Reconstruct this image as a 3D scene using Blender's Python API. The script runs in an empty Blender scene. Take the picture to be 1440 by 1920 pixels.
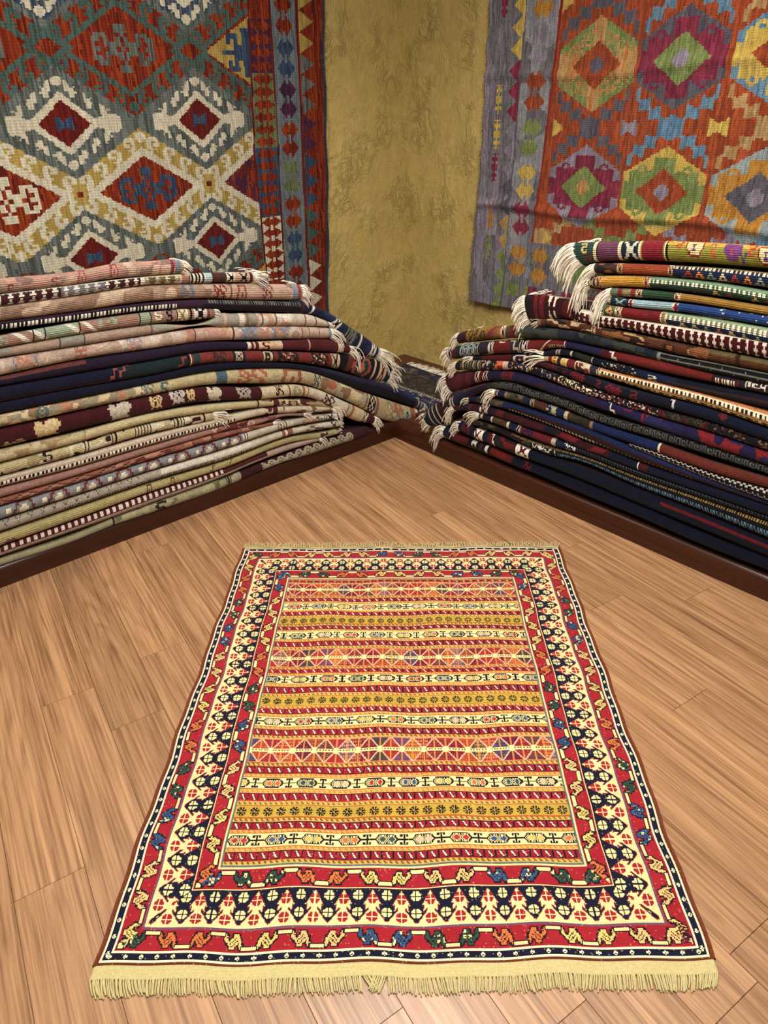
import bpy, bmesh, math, random
import numpy as np
from mathutils import Vector, Matrix
random.seed(7)
C = bpy.context.scene.collection
SC = bpy.context.scene
PI = math.pi

# ---------------------------------------------------------------- colours
def lin1(c):
    c /= 255.0
    return c / 12.92 if c <= 0.04045 else ((c + 0.055) / 1.055) ** 2.4
def lin(h):
    return (lin1(int(h[0:2], 16)), lin1(int(h[2:4], 16)), lin1(int(h[4:6], 16)))
def nlin(h, gain=1.0):
    return np.array(lin(h)) * gain

def h2(ix, iy, seed=0):
    """hash of two integer arrays -> 0..1"""
    a = (np.asarray(ix).astype(np.int64) * 374761393 + np.asarray(iy).astype(np.int64) * 668265263 + seed * 974634777) & 0xFFFFFFFF
    a = ((a ^ (a >> 13)) * 1274126177) & 0xFFFFFFFF
    a = ((a ^ (a >> 16)) * 2246822519) & 0xFFFFFFFF
    return ((a ^ (a >> 15)) & 0xFFFFFF) / float(0xFFFFFF)
def vnoise(x, y, seed=0):
    ix = np.floor(x); iy = np.floor(y); fx = x - ix; fy = y - iy
    fx = fx * fx * (3 - 2 * fx); fy = fy * fy * (3 - 2 * fy)
    a = h2(ix, iy, seed); b = h2(ix + 1, iy, seed); c = h2(ix, iy + 1, seed); d = h2(ix + 1, iy + 1, seed)
    return (a * (1 - fx) + b * fx) * (1 - fy) + (c * (1 - fx) + d * fx) * fy

# ---------------------------------------------------------------- object helpers
def obj(name, me, mat=None, parent=None):
    o = bpy.data.objects.new(name, me); C.objects.link(o)
    if mat: me.materials.append(mat)
    if parent: o.parent = parent
    return o
def tag(o, label, cat, group=None, kind=None):
    o['label'] = label; o['category'] = cat
    if group: o['group'] = group
    if kind: o['kind'] = kind
    return o
def thing(name, label, cat, loc=(0, 0, 0), rz=0, group=None):
    o = bpy.data.objects.new(name, None); C.objects.link(o)
    o.location = loc; o.rotation_euler = (0, 0, rz); o.empty_display_size = .05
    return tag(o, label, cat, group)
def struct(name, me, mat):
    o = obj(name, me, mat); o['kind'] = 'structure'; return o
def smooth(me, on=True):
    me.polygons.foreach_set('use_smooth', [on] * len(me.polygons))

def mesh_np(name, verts, faces, cols=None, uv=None, sm=True):
    """faces: (n,4) int array (quads) ; cols (n,3) per face ; uv (n,4,2) per corner"""
    me = bpy.data.meshes.new(name)
    nv = len(verts); nf = len(faces)
    me.vertices.add(nv); me.vertices.foreach_set('co', np.asarray(verts, dtype=np.float32).ravel())
    me.loops.add(nf * 4); me.loops.foreach_set('vertex_index', np.asarray(faces, dtype=np.int32).ravel())
    me.polygons.add(nf)
    me.polygons.foreach_set('loop_start', np.arange(0, nf * 4, 4, dtype=np.int32))
    try: me.polygons.foreach_set('loop_total', np.full(nf, 4, dtype=np.int32))
    except Exception: pass
    me.update(calc_edges=True)
    if cols is not None:
        a = me.attributes.new('col', 'FLOAT_COLOR', 'FACE')
        c4 = np.ones((nf, 4), dtype=np.float32); c4[:, :3] = cols
        a.data.foreach_set('color', c4.ravel())
    if uv is not None:
        l = me.uv_layers.new(name='UVMap'); l.data.foreach_set('uv', np.asarray(uv, dtype=np.float32).ravel())
    if sm: smooth(me)
    return me

def tubes_mesh(name, paths, sides=5):
    """paths: list of (list of Vector points, list of radii) -> one mesh"""
    V = []; F = []
    for pts, rad in paths:
        n = len(pts); base = len(V)
        for i, p in enumerate(pts):
            d = (pts[min(i + 1, n - 1)] - pts[max(i - 1, 0)])
            if d.length < 1e-9: d = Vector((0, 0, 1))
            d.normalize()
            a = d.cross(Vector((0, 0, 1)))
            if a.length < 1e-3: a = d.cross(Vector((0, 1, 0)))
            a.normalize(); b = d.cross(a)
            for k in range(sides):
                t = 2 * PI * k / sides
                V.append(p + (a * math.cos(t) + b * math.sin(t)) * rad[i])
        for i in range(n - 1):
            for k in range(sides):
                k2 = (k + 1) % sides
                F.append((base + i * sides + k, base + i * sides + k2, base + (i + 1) * sides + k2, base + (i + 1) * sides + k))
        F.append((base + (n - 1) * sides, base + (n - 1) * sides + 1, base + (n - 1) * sides + 2, base + (n - 1) * sides + 3))
    return mesh_np(name, [tuple(v) for v in V], np.array(F, dtype=np.int32))

# ---------------------------------------------------------------- materials
class NT:
    def __init__(self, name):
        self.m = bpy.data.materials.new(name); self.m.use_nodes = True
        self.t = self.m.node_tree; self.b = self.t.nodes['Principled BSDF']
    def n(self, kind, **kw):
        x = self.t.nodes.new(kind)
        for k, v in kw.items():
            if k in x.inputs: x.inputs[k].default_value = v
            else: setattr(x, k, v)
        return x
    def l(self, a, b): self.t.links.new(a, b)
    def math(self, op, a, b=None):
        x = self.n('ShaderNodeMath', operation=op)
        for i, v in enumerate((a, b)):
            if v is None: continue
            if isinstance(v, (int, float)): x.inputs[i].default_value = v
            else: self.l(v, x.inputs[i])
        return x.outputs[0]
    def mix(self, f, a, b, mode='MIX'):
        x = self.n('ShaderNodeMix', data_type='RGBA', blend_type=mode)
        for s, v in ((x.inputs[0], f), (x.inputs[6], a), (x.inputs[7], b)):
            if isinstance(v, (int, float)): s.default_value = v
            elif isinstance(v, tuple): s.default_value = (*v, 1)
            else: self.l(v, s)
        return x.outputs[2]
    def ramp(self, fac, stops):
        x = self.n('ShaderNodeValToRGB'); e = x.color_ramp.elements
        while len(e) > 1: e.remove(e[-1])
        e[0].position, e[0].color = stops[0][0], (*stops[0][1], 1)
        for p, c in stops[1:]:
            k = e.new(p); k.color = (*c, 1)
        self.l(fac, x.inputs[0]); return x.outputs[0]

def mat_cloth(name, wave_per=.005, wave_axis='Y', wave_str=.35, noise_scale=350., noise_str=.35, var=.22, cross=0., rough=.95, dist=.0015):
    k = NT(name)
    at = k.n('ShaderNodeAttribute', attribute_name='col')
    uv = k.n('ShaderNodeUVMap', uv_map='UVMap')
    nz = k.n('ShaderNodeTexNoise', Scale=noise_scale, Detail=2.0)
    k.l(uv.outputs[0], nz.inputs['Vector'])
    f = k.math('MULTIPLY_ADD', nz.outputs[0], var * 2); k.t.nodes[-1].inputs[2].default_value = 1 - var
    col = k.n('ShaderNodeVectorMath', operation='SCALE')
    k.l(at.outputs['Color'], col.inputs[0]); k.l(f, col.inputs['Scale'])
    k.l(col.outputs[0], k.b.inputs['Base Color'])
    k.b.inputs['Roughness'].default_value = rough
    k.b.inputs['Specular IOR Level'].default_value = .12
    k.b.inputs['Sheen Weight'].default_value = .08
    h = k.math('MULTIPLY', nz.outputs[0], noise_str)
    def wave(axis, per, st, hh):
        sx = k.n('ShaderNodeSeparateXYZ'); k.l(uv.outputs[0], sx.inputs[0])
        w = k.math('SINE', k.math('MULTIPLY', sx.outputs[axis], 2 * PI / per))
        return k.math('ADD', hh, k.math('MULTIPLY', w, st))
    if wave_str: h = wave(wave_axis, wave_per, wave_str, h)
    if cross: h = wave('X' if wave_axis == 'Y' else 'Y', wave_per * 1.0, cross, h)
    bp = k.n('ShaderNodeBump', Strength=.8, Distance=dist)
    k.l(h, bp.inputs['Height']); k.l(bp.outputs[0], k.b.inputs['Normal'])
    return k.m

def mat_plain(name, hexc, rough=.9, noise=120., var=.2, spec=.2):
    k = NT(name)
    co = k.n('ShaderNodeTexCoord')
    nz = k.n('ShaderNodeTexNoise', Scale=noise, Detail=3.0); k.l(co.outputs['Object'], nz.inputs['Vector'])
    c = lin(hexc)
    k.l(k.ramp(nz.outputs[0], [(.25, tuple(x * (1 - var) for x in c)), (.75, tuple(x * (1 + var) for x in c))]), k.b.inputs['Base Color'])
    k.b.inputs['Roughness'].default_value = rough; k.b.inputs['Specular IOR Level'].default_value = spec
    return k.m

def mat_plaster():
    k = NT('ochre_plaster')
    co = k.n('ShaderNodeTexCoord')
    n1 = k.n('ShaderNodeTexNoise', Scale=1.6, Detail=6.0, Roughness=.6); k.l(co.outputs['Object'], n1.inputs['Vector'])
    mp = k.n('ShaderNodeMapping'); mp.inputs['Scale'].default_value = (1, 1, .75); k.l(co.outputs['Object'], mp.inputs[0])
    n2 = k.n('ShaderNodeTexNoise', Scale=13.0, Detail=7.0, Roughness=.62, Distortion=1.2); k.l(mp.outputs[0], n2.inputs['Vector'])
    n3 = k.n('ShaderNodeTexNoise', Scale=42.0, Detail=4.0, Roughness=.6, Distortion=.8); k.l(mp.outputs[0], n3.inputs['Vector'])
    vo = k.n('ShaderNodeTexVoronoi', Scale=11.0, feature='DISTANCE_TO_EDGE', Randomness=1.0)
    wv = k.n('ShaderNodeVectorMath', operation='ADD'); sc = k.n('ShaderNodeVectorMath', operation='SCALE'); sc.inputs['Scale'].default_value = .35
    k.l(n2.outputs['Color'], sc.inputs[0]); k.l(mp.outputs[0], wv.inputs[0]); k.l(sc.outputs[0], wv.inputs[1]); k.l(wv.outputs[0], vo.inputs['Vector'])
    base = k.ramp(n1.outputs[0], [(.3, lin('c6ae68')), (.5, lin('d2ba74')), (.72, lin('dec67e'))])
    col = k.mix(k.math('MULTIPLY', n2.outputs[0], .5), base, lin('b69c58'))
    k.l(col, k.b.inputs['Base Color'])
    k.b.inputs['Roughness'].default_value = .62; k.b.inputs['Specular IOR Level'].default_value = .25
    nm = k.n('ShaderNodeTexNoise', Scale=3.4, Detail=3.0); k.l(co.outputs['Object'], nm.inputs['Vector'])
    mask = k.math('MINIMUM', k.math('MAXIMUM', k.math('MULTIPLY', k.math('SUBTRACT', nm.outputs[0], .46), 7.0), 0.25), 1.0)
    rid = k.math('POWER', k.math('SUBTRACT', 1.0, k.math('ABSOLUTE', k.math('MULTIPLY', k.math('SUBTRACT', n2.outputs[0], .5), 2.6))), 5.0)
    flat = k.math('MINIMUM', k.math('MULTIPLY', vo.outputs['Distance'], 3.0), .5)
    h = k.math('ADD', k.math('MULTIPLY', k.math('MULTIPLY', rid, mask), .36), k.math('ADD', k.math('MULTIPLY', k.math('MULTIPLY', n3.outputs[0], mask), .42), k.math('ADD', k.math('MULTIPLY', n1.outputs[0], .9), k.math('MULTIPLY', flat, .10))))
    bp = k.n('ShaderNodeBump', Strength=1.0, Distance=.016); k.l(h, bp.inputs['Height']); k.l(bp.outputs[0], k.b.inputs['Normal'])
    return k.m

def mat_floor():
    k = NT('oak_laminate')
    at = k.n('ShaderNodeAttribute', attribute_name='col')      # per plank random numbers
    sx = k.n('ShaderNodeSeparateColor'); k.l(at.outputs['Color'], sx.inputs[0])
    co = k.n('ShaderNodeTexCoord')
    off = k.n('ShaderNodeCombineXYZ'); k.l(k.math('MULTIPLY', sx.outputs[0], 37.), off.inputs[0]); k.l(k.math('MULTIPLY', sx.outputs[1], 53.), off.inputs[1])
    ad = k.n('ShaderNodeVectorMath', operation='ADD'); k.l(co.outputs['Object'], ad.inputs[0]); k.l(off.outputs[0], ad.inputs[1])
    mp = k.n('ShaderNodeMapping'); mp.inputs['Scale'].default_value = (9.0, .55, 1); k.l(ad.outputs[0], mp.inputs[0])
    n1 = k.n('ShaderNodeTexNoise', Scale=1.0, Detail=3.0, Roughness=.55, Distortion=.5); k.l(mp.outputs[0], n1.inputs['Vector'])
    # cathedral grain: rings of the stretched noise
    rings = k.math('SINE', k.math('MULTIPLY', n1.outputs[0], 62.))
    rings = k.math('MULTIPLY_ADD', rings, .5); k.t.nodes[-1].inputs[2].default_value = .5
    mp2 = k.n('ShaderNodeMapping'); mp2.inputs['Scale'].default_value = (130., 2.6, 1); k.l(ad.outputs[0], mp2.inputs[0])
    n2 = k.n('ShaderNodeTexNoise', Scale=1.0, Detail=4.0, Roughness=.65); k.l(mp2.outputs[0], n2.inputs['Vector'])
    mp3 = k.n('ShaderNodeMapping'); mp3.inputs['Scale'].default_value = (28., 1.1, 1); k.l(ad.outputs[0], mp3.inputs[0])
    n3 = k.n('ShaderNodeTexNoise', Scale=1.0, Detail=2.0); k.l(mp3.outputs[0], n3.inputs['Vector'])
    base = k.ramp(n3.outputs[0], [(.3, lin('7a5738')), (.5, lin('987250')), (.7, lin('b28962'))])
    c1 = k.mix(k.math('MULTIPLY', k.math('POWER', rings, 2.5), .5), base, lin('614029'))
    fib = k.ramp(n2.outputs[0], [(.36, lin('60402a')), (.52, lin('aa805c')), (.68, lin('c89f7a'))])
    c2 = k.mix(.42, c1, fib)
    tone = k.math('MULTIPLY_ADD', sx.outputs[2], .22); k.t.nodes[-1].inputs[2].default_value = .90
    sc = k.n('ShaderNodeVectorMath', operation='SCALE'); k.l(c2, sc.inputs[0]); k.l(tone, sc.inputs['Scale'])
    k.l(sc.outputs[0], k.b.inputs['Base Color'])
    k.b.inputs['Roughness'].default_value = .36; k.b.inputs['Specular IOR Level'].default_value = .5
    bp = k.n('ShaderNodeBump', Strength=.25, Distance=.001); k.l(n2.outputs[0], bp.inputs['Height']); k.l(bp.outputs[0], k.b.inputs['Normal'])
    return k.m

def mat_wood(name, c1, c2, rough=.3, axis=0):
    k = NT(name)
    co = k.n('ShaderNodeTexCoord')
    mp = k.n('ShaderNodeMapping'); s = [60., 60., 60.]; s[axis] = 1.5; mp.inputs['Scale'].default_value = s
    k.l(co.outputs['Object'], mp.inputs[0])
    n = k.n('ShaderNodeTexNoise', Scale=1.0, Detail=4.0); k.l(mp.outputs[0], n.inputs['Vector'])
    k.l(k.ramp(n.outputs[0], [(.3, lin(c1)), (.7, lin(c2))]), k.b.inputs['Base Color'])
    k.b.inputs['Roughness'].default_value = rough; k.b.inputs['Specular IOR Level'].default_value = .4
    return k.m

M_PILE = mat_cloth('wool_pile', .006, 'Y', .16, 260., .5, .2)
M_RIB = mat_cloth('ribbed_wool', .0065, 'Y', .55, 300., .3, .2, dist=.0022)
M_KIL_L = mat_cloth('flatwoven_wool', .011, 'X', .30, 150., .6, .2, cross=.12, dist=.003)
M_KIL_R = mat_cloth('ribbed_flatwoven_wool', .0085, 'X', .42, 170., .7, .26, cross=.12, dist=.003)
M_SOU = mat_cloth('soumak_wool', .0056, 'Y', .25, 420., .5, .16, cross=.15, dist=.0012)
M_FRINGE = {}
def fringe_mat(h):
    if h not in M_FRINGE: M_FRINGE[h] = mat_plain('cotton_fringe_' + h, h, .95, 220., .14, .1)
    return M_FRINGE[h]
M_PLASTER = mat_plaster(); M_FLOOR = mat_floor()
M_DARKWOOD_X = mat_wood('dark_walnut_along_left_wall', '2c130a', '3d1d10', .32, 0)
M_DARKWOOD_Y = mat_wood('dark_walnut_along_right_wall', '32160c', '452315', .30, 1)  # same walnut as the left board, colour lightened to stand in for its lit nose
M_DECK = mat_wood('red_brown_deck', '4a271b', '5c3324', .45, 1)
M_YARN = mat_plain('grey_blue_yarn', '4a4c56', .95, 200., .3, .1)
M_YARN2 = mat_plain('lilac_grey_yarn', '77727e', .95, 200., .3, .1)
M_BIND = mat_plain('brown_wool_binding', '6a3522', .95, 300., .35, .1)
M_SEAM = mat_plain('plank_seam', '7c5a42', .6, 80., .1, .2)

# ---------------------------------------------------------------- setting
DP = 0.8463; HP = 0.0941            # platform depth and height
def quad_mesh(name, vs, fs):
    me = bpy.data.meshes.new(name); me.from_pydata(vs, [], fs); me.update(); return me
def box_mesh(name, x0, x1, y0, y1, z0, z1, bev=0):
    bm = bmesh.new(); bmesh.ops.create_cube(bm, size=1)
    for v in bm.verts:
        v.co = Vector(((x0 + x1) / 2 + v.co.x * (x1 - x0), (y0 + y1) / 2 + v.co.y * (y1 - y0), (z0 + z1) / 2 + v.co.z * (z1 - z0)))
    if bev: bmesh.ops.bevel(bm, geom=bm.edges[:], offset=bev, segments=2, profile=.7, affect='EDGES')
    me = bpy.data.meshes.new(name); bm.to_mesh(me); bm.free(); return me
struct('wall_left', box_mesh('wall_left', -5.2, .15, 0, .15, 0, 2.9), M_PLASTER)
struct('wall_right', box_mesh('wall_right', 0, .15, -5.2, 0, 0, 2.9), M_PLASTER)

struct('trim_1', box_mesh('trim_1', -.005, 0, -.005, 0, HP - .012, 2.9, .0015), M_PLASTER)   # bead in the wall corner
# laminate floor: every plank a slightly bevelled board, joints where the photograph shows them
def floor():
    bm = bmesh.new(); cl = bm.faces.layers.float_color.new('col')
    rnd = random.Random(3)
    w = PLANK_W
    def plank(x0, x1, y0, y1):
        g = .00012; b = .0006; z = 0.0
        x0 += g; x1 -= g; y0 += g; y1 -= g
        o = [bm.verts.new(p) for p in ((x0, y0, z - .004), (x1, y0, z - .004), (x1, y1, z - .004), (x0, y1, z - .004))]
        i = [bm.verts.new(p) for p in ((x0 + b, y0 + b, z), (x1 - b, y0 + b, z), (x1 - b, y1 - b, z), (x0 + b, y1 - b, z))]
        c = (rnd.random(), rnd.random(), rnd.random(), 1)
        fs = [bm.faces.new(i)] + [bm.faces.new((o[k], o[(k + 1) % 4], i[(k + 1) % 4], i[k])) for k in range(4)]
        for f in fs: f[cl] = c
    for i in range(-28, 34):
        xa = PLANK_X + i * w; xb = xa + w
        if i in JOINTS: ys = list(JOINTS[i])
        else: ys = [-.9 - rnd.random() * 1.29]
        ys.sort()
        while ys[0] > -6.5: ys.insert(0, ys[0] - PLANK_L)
        while ys[-1] < 1.2: ys.append(ys[-1] + PLANK_L)
        for a, b in zip(ys, ys[1:]): plank(xa, xb, a, b)
    # trim to the room (the boards run a few degrees askew to the walls)
    rot = Matrix.Rotation(-PLANK_ROT, 4, 'Z')
    for co, no in (((0, 0, 0), (1, 0, 0)), ((0, 0, 0), (0, 1, 0)), ((-5.2, 0, 0), (-1, 0, 0)), ((0, -5.2, 0), (0, -1, 0))):
        bmesh.ops.bisect_plane(bm, geom=bm.verts[:] + bm.edges[:] + bm.faces[:], plane_co=rot @ Vector(co), plane_no=rot @ Vector(no), clear_outer=True)
    me = bpy.data.meshes.new('floor'); bm.to_mesh(me); bm.free()
    return me
PLANK_ROT = math.radians(-8.4)
PLANK_W = 0.1525; PLANK_X = -2.336; PLANK_L = 1.29
JOINTS = {0: [-1.937], -2: [-1.983], 1: [-1.302], 8: [-1.734], 10: [-2.25], 9: [-1.283], 5: [-3.512], 11: [-2.72], -3: [-2.58]}
fl = struct('floor', floor(), M_FLOOR); fl.rotation_euler = (0, 0, PLANK_ROT)
struct('floor_underlay', box_mesh('floor_underlay', -5.2, 0, -5.2, 0, -.06, -.0045), M_SEAM)

# platform: deck + two rounded front boards
pf = thing('display_platform', 'low dark wooden plinth along both walls, under the two rug stacks', 'platform', (-DP, -DP, 0))
def rel(me, loc):
    me.transform(Matrix.Translation(-Vector(loc))); return me
PL = (-DP, -DP, 0)
dk = quad_mesh('deck', [(-5, -DP + .02, HP - .012), (-DP + .02, -DP + .02, HP - .012), (-DP + .02, -5, HP - .012), (-.001, -5, HP - .012), (-.001, -.001, HP - .012), (-5, -.001, HP - .012)], [(0, 1, 2, 3, 4, 5)])
o = obj('deck', rel(dk, PL), M_DECK, pf); o['label'] = 'red brown boards of the plinth, bare in the corner'
def front_board(along_x):
    # profile (out = towards the room, z): flat face, quarter round nose at the top
    R = .036; t = .040
    prof = [(0.0, 0.0), (0.0, HP - R)] + [(-R + R * math.cos(a), HP - R + R * math.sin(a)) for a in [PI / 2 * k / 8 for k in range(1, 9)]] + [(-t - .02, HP), (-t - .02, 0)]
    V = []; n = len(prof)
    # mitred inner corner at (-DP,-DP)
    for (o_, z) in prof: V.append((-5.0, -DP - o_, z) if along_x else (-DP - o_, -5.0, z))
    for (o_, z) in prof: V.append((-DP - o_, -DP - o_, z))
    F = [(k, k + 1, n + k + 1, n + k) for k in range(n - 1)]
    me = quad_mesh('front_board', V, F); smooth(me)
    return me
o = obj('front_board', rel(front_board(True), PL), M_DARKWOOD_X, pf); o['label'] = 'dark walnut front board under the left stack'
o = obj('front_board', rel(front_board(False), PL), M_DARKWOOD_Y, pf); o['label'] = 'dark walnut front board with glossy rounded edge under the right stack'

# ---------------------------------------------------------------- woven motifs
TILES = {
'TREE': ["..a..a..", ".aaaaaa.", "..aaaa..", "aaaaaaaa", ".aaaaaa.", "aaaaaaaa", "..aaaa..", "...aa..."],
'HK': ["aaaaa.", "a...aa", "....aa", ".aaaa.", "aa....", "aa..aa", ".aaaa."],
'ARCH': [".aaaaaaaaa.", ".aa.....aa.", ".aa.....aa.", "aa..aa...aa", "aa..aa...aa", "aa......aaa"],
'SQ': ["rrrrrrr.", "raaaaar.", "raaaaar.", "raaaaar.", "rrrrrrr."],
'X': ["aa....aa", ".aa..aa.", "..aaaa..", "..aaaa..", ".aa..aa.", "aa....aa"],
'LEAF': ["..aaa....aa.", ".aabaa..aaa.", "aab.ba.aaba.", "a...aaaabaa.", "..aaabbaa...", ".aab..aa..aa", "aaa....aaaba", ".a......aaa."],
'I': ["aaa....aaa", "a.a....a.a", "aaaaaaaaaa", "....aa....", "aaaaaaaaaa", "a.a....a.a", "aaa....aaa"],
'STAR': ["a.......a", "aa.aaa.aa", ".aaaaaaa.", "..aa.aa..", ".aa...aa.", "..aa.aa..", ".aaaaaaa.", "aa.aaa.aa"],
'STEP': ["aaaaaa....", "....aa....", "....aa....", "....aaaaaa", "........aa", "........aa"],
'MED': [".aaaaaaaa.", "aabbbbbbaa", "aab.bb.baa", "aabbaabbaa", "aab.bb.baa", "aabbbbbbaa", ".aaaaaaaa."],
'DIA': ["....aaaaa....", "..aaabbbaaa..", ".aabbbcbbbaa.", "aabbbcccbbbaa", "aabbcccccbbaa", ".aabbcccbbaa.", "..aabbbbbaa..", "...aaaaaaa..."],
'DIA2': ["...aa...", "..abba..", ".abbbba.", "abbaabba", ".abbbba.", "..abba..", "...aa..."],
'DISC': ["..aaaa..", ".aabbaa.", "aabaabaa", "aaabbaaa", "aabaabaa", ".aabbaa.", "..aaaa.."],
'BLOB': ["..aaa....aa.", ".aaabaa.aaa.", "aabaaabaaaaa", "aaaabaaabaa.", ".aabaabaaaa.", "..aaaabaaa..", ".aaaaaaaa...", "aa..aa..aa.."],
'ZIG': ["....aaaaaa......", "...aa....aa.....", "...a..bb..a..bb.", "..aa.bbbb.aa.bb.", "..a..bbbb..a....", ".aa...bb...aa...", "aa..........aaaa"],
'VEE': ["a.......a.......", ".a.....a........", "..a...a.........", "...a.a..........", "....a..........."],
'HEX': [".rrrrrrrrrr.", "raaaaaaaaaar", "raaabbbaaaar", "raaaabaaaaar", ".raabbbaaar.", "..raaaaaar..", "...rrrrrr..."],
'TRI': ["...aa...", "...aa...", "..aaaa..", "..a..a..", ".aa..aa.", ".aaaaaa.", "a.a..a.a"],
'LOZ': [".aaaa..", "aaaaaa.", ".aaaa..", "aaaaaa.", ".aaaa.."],
'KEY': ["aaaaaaa...", "a.....a.aa", "a.aaa.a.a.", "a.a.a.a.a.", "a.a...aaa.", "a.aaaa..a.", "........a."],
'LAT': ["aaaaaaaaaaaaaaaa", "................", "...............a", "aaaaaaaaaaaaaaaa", ".......a........", "................", "aaaaaaaaaaaaaaaa"],
'XX': ["a..a", ".aa.", "....", "..a.", "a..a", ".aa.", "...."],
'TICK': ["a..", "aa.", ".a.", "...", "a..", "aa."],
'LAD': ["aa..", ".aa.", ".aa.", "..a.", "....", "aaaa"],
'ORN': ["aaaaaaaaaaaa", "bb..cb.bcc.b", "b.aa.ccc.aab", ".aaaa.b.aaaa", "bbbbbbbbbbbb"],
}
def tile_hit(t, u, v):
    T = TILES[t]; h = len(T); w = len(T[0])
    A = np.array([[ord(ch) for ch in r] for r in T])
    ui = np.clip((u * w).astype(int), 0, w - 1); vi = np.clip((v * h).astype(int), 0, h - 1)
    return A[vi, ui]

def weave(S, V, base, layers, ssign=1):
    """colour (n,3) for faces at s (metres along) and v (0 top tangent .. 1 bottom tangent)"""
    col = np.tile(nlin(base), (len(S), 1))
    kS = np.floor(S / .004); kV = np.floor(V * 16)
    for L in layers:
        k = L[0]
        if k in ('b', 'bl', 'm', 'mm', 'sp', 'h', 'd', 'dd', 'stripes', 'slant'):
            ins = (S >= L[1]) & (S < L[2])
        if k == 'b': col[ins] = nlin(L[3])
        elif k == 'l':
            hit = np.abs(S - L[1]) < max(L[3], .0045) / 2; col[hit] = nlin(L[2])
        elif k == 'h':
            hit = ins & (V >= L[3]) & (V < L[4]); col[hit] = nlin(L[5])
        elif k in ('d', 'dd'):
            if k == 'dd': L = (k, L[1], L[2], L[3], L[4], L[5], L[6], L[7])
            hit = ins & (V >= L[3]) & (V < L[4])
            ph = np.mod(S / L[5], 1) < .5
            if L[7]: col[hit] = nlin(L[7])
            col[hit & ph] = nlin(L[6])
        elif k == 'stripes':
            cs = L[3]; idx = np.mod(np.floor(S / (L[4] / 1.6)), len(cs)).astype(int)
            for i, c in enumerate(cs): col[ins & (idx == i)] = nlin(c)
        elif k == 'slant':
            mid = (L[1] + L[2]) / 2; wd = (L[2] - L[1])
            hit = np.abs(S - mid + (V - .4) * .07) < wd * .32; col[hit] = nlin(L[3])
        elif k == 'bl':
            for i, c in enumerate(L[3]):
                f = vnoise(kS * .004 / L[4], kV / 16 * .09 / L[4], L[6] * 7 + i)
                col[ins & (f > L[5] + .09 + .03 * i)] = nlin(c)
        elif k == 'sp':
            r = h2(np.floor(S / .006), np.floor(V * 8), 5); w = h2(np.floor(S / .006), np.floor(V * 8), 9)
            for i, c in enumerate(L[3]):
                col[ins & (r < L[4]) & (w >= i / len(L[3])) & (w < (i + 1) / len(L[3]))] = nlin(c)
        elif k in ('m', 'mm'):
            v = (V - L[5]) / (L[6] - L[5]); u = np.mod(S / L[4], 1)
            ok = ins & (v >= 0) & (v < 1)
            hit = tile_hit(L[3], u, np.clip(v, 0, .999))
            if k == 'm':
                for ch, c in L[7].items(): col[ok & (hit == ord(ch))] = nlin(c)
            else:
                ci = np.mod(np.floor(S / L[4]), len(L[7])).astype(int)
                for i, c in enumerate(L[7]): col[ok & (hit == ord('a')) & (ci == i)] = nlin(c)
        elif k == 'o':
            v = (V - L[5]) / (L[6] - L[5]); u = (S - L[1]) / L[2] + .5
            ok = (u >= 0) & (u < 1) & (v >= 0) & (v < 1)
            hit = tile_hit(L[3], np.clip(u, 0, .999), np.clip(v, 0, .999))
            for ch, c in L[4].items(): col[ok & (hit == ord(ch))] = nlin(c)
    # dye lots (abrash) and knot to knot variation
    var = 1 + .30 * (h2(kS, kV, 3) - .5) + .24 * (h2(kS // 3, kV, 13) - .5) + .18 * (vnoise(S / .05, V * 2.0, 11) - .5)
    return col * var[:, None]

# ---------------------------------------------------------------- folded rugs
def catmull(P, n_per):
    P = np.array(P, float); out = []
    E = np.vstack([2 * P[0] - P[1], P, 2 * P[-1] - P[-2]])
    for i in range(1, len(E) - 2):
        p0, p1, p2, p3 = E[i - 1], E[i], E[i + 1], E[i + 2]
        # centripetal-like tangent scaling by chord length (non uniform spacing)
        d0 = max(np.linalg.norm((p1 - p0)[:2]), 1e-6); d1 = max(np.linalg.norm((p2 - p1)[:2]), 1e-6); d2 = max(np.linalg.norm((p3 - p2)[:2]), 1e-6)
        m1 = ((p1 - p0) / d0 * d1 + (p2 - p1) / d1 * d0) / (d0 + d1) * d1
        m2 = ((p2 - p1) / d1 * d2 + (p3 - p2) / d2 * d1) / (d1 + d2) * d1
        for t in np.linspace(0, 1, n_per, endpoint=False):
            t2, t3 = t * t, t * t * t
            out.append((2 * t3 - 3 * t2 + 1) * p1 + (t3 - 2 * t2 + t) * m1 + (-2 * t3 + 3 * t2) * p2 + (t3 - t2) * m2)
    out.append(P[-1]); return np.array(out)

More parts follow.
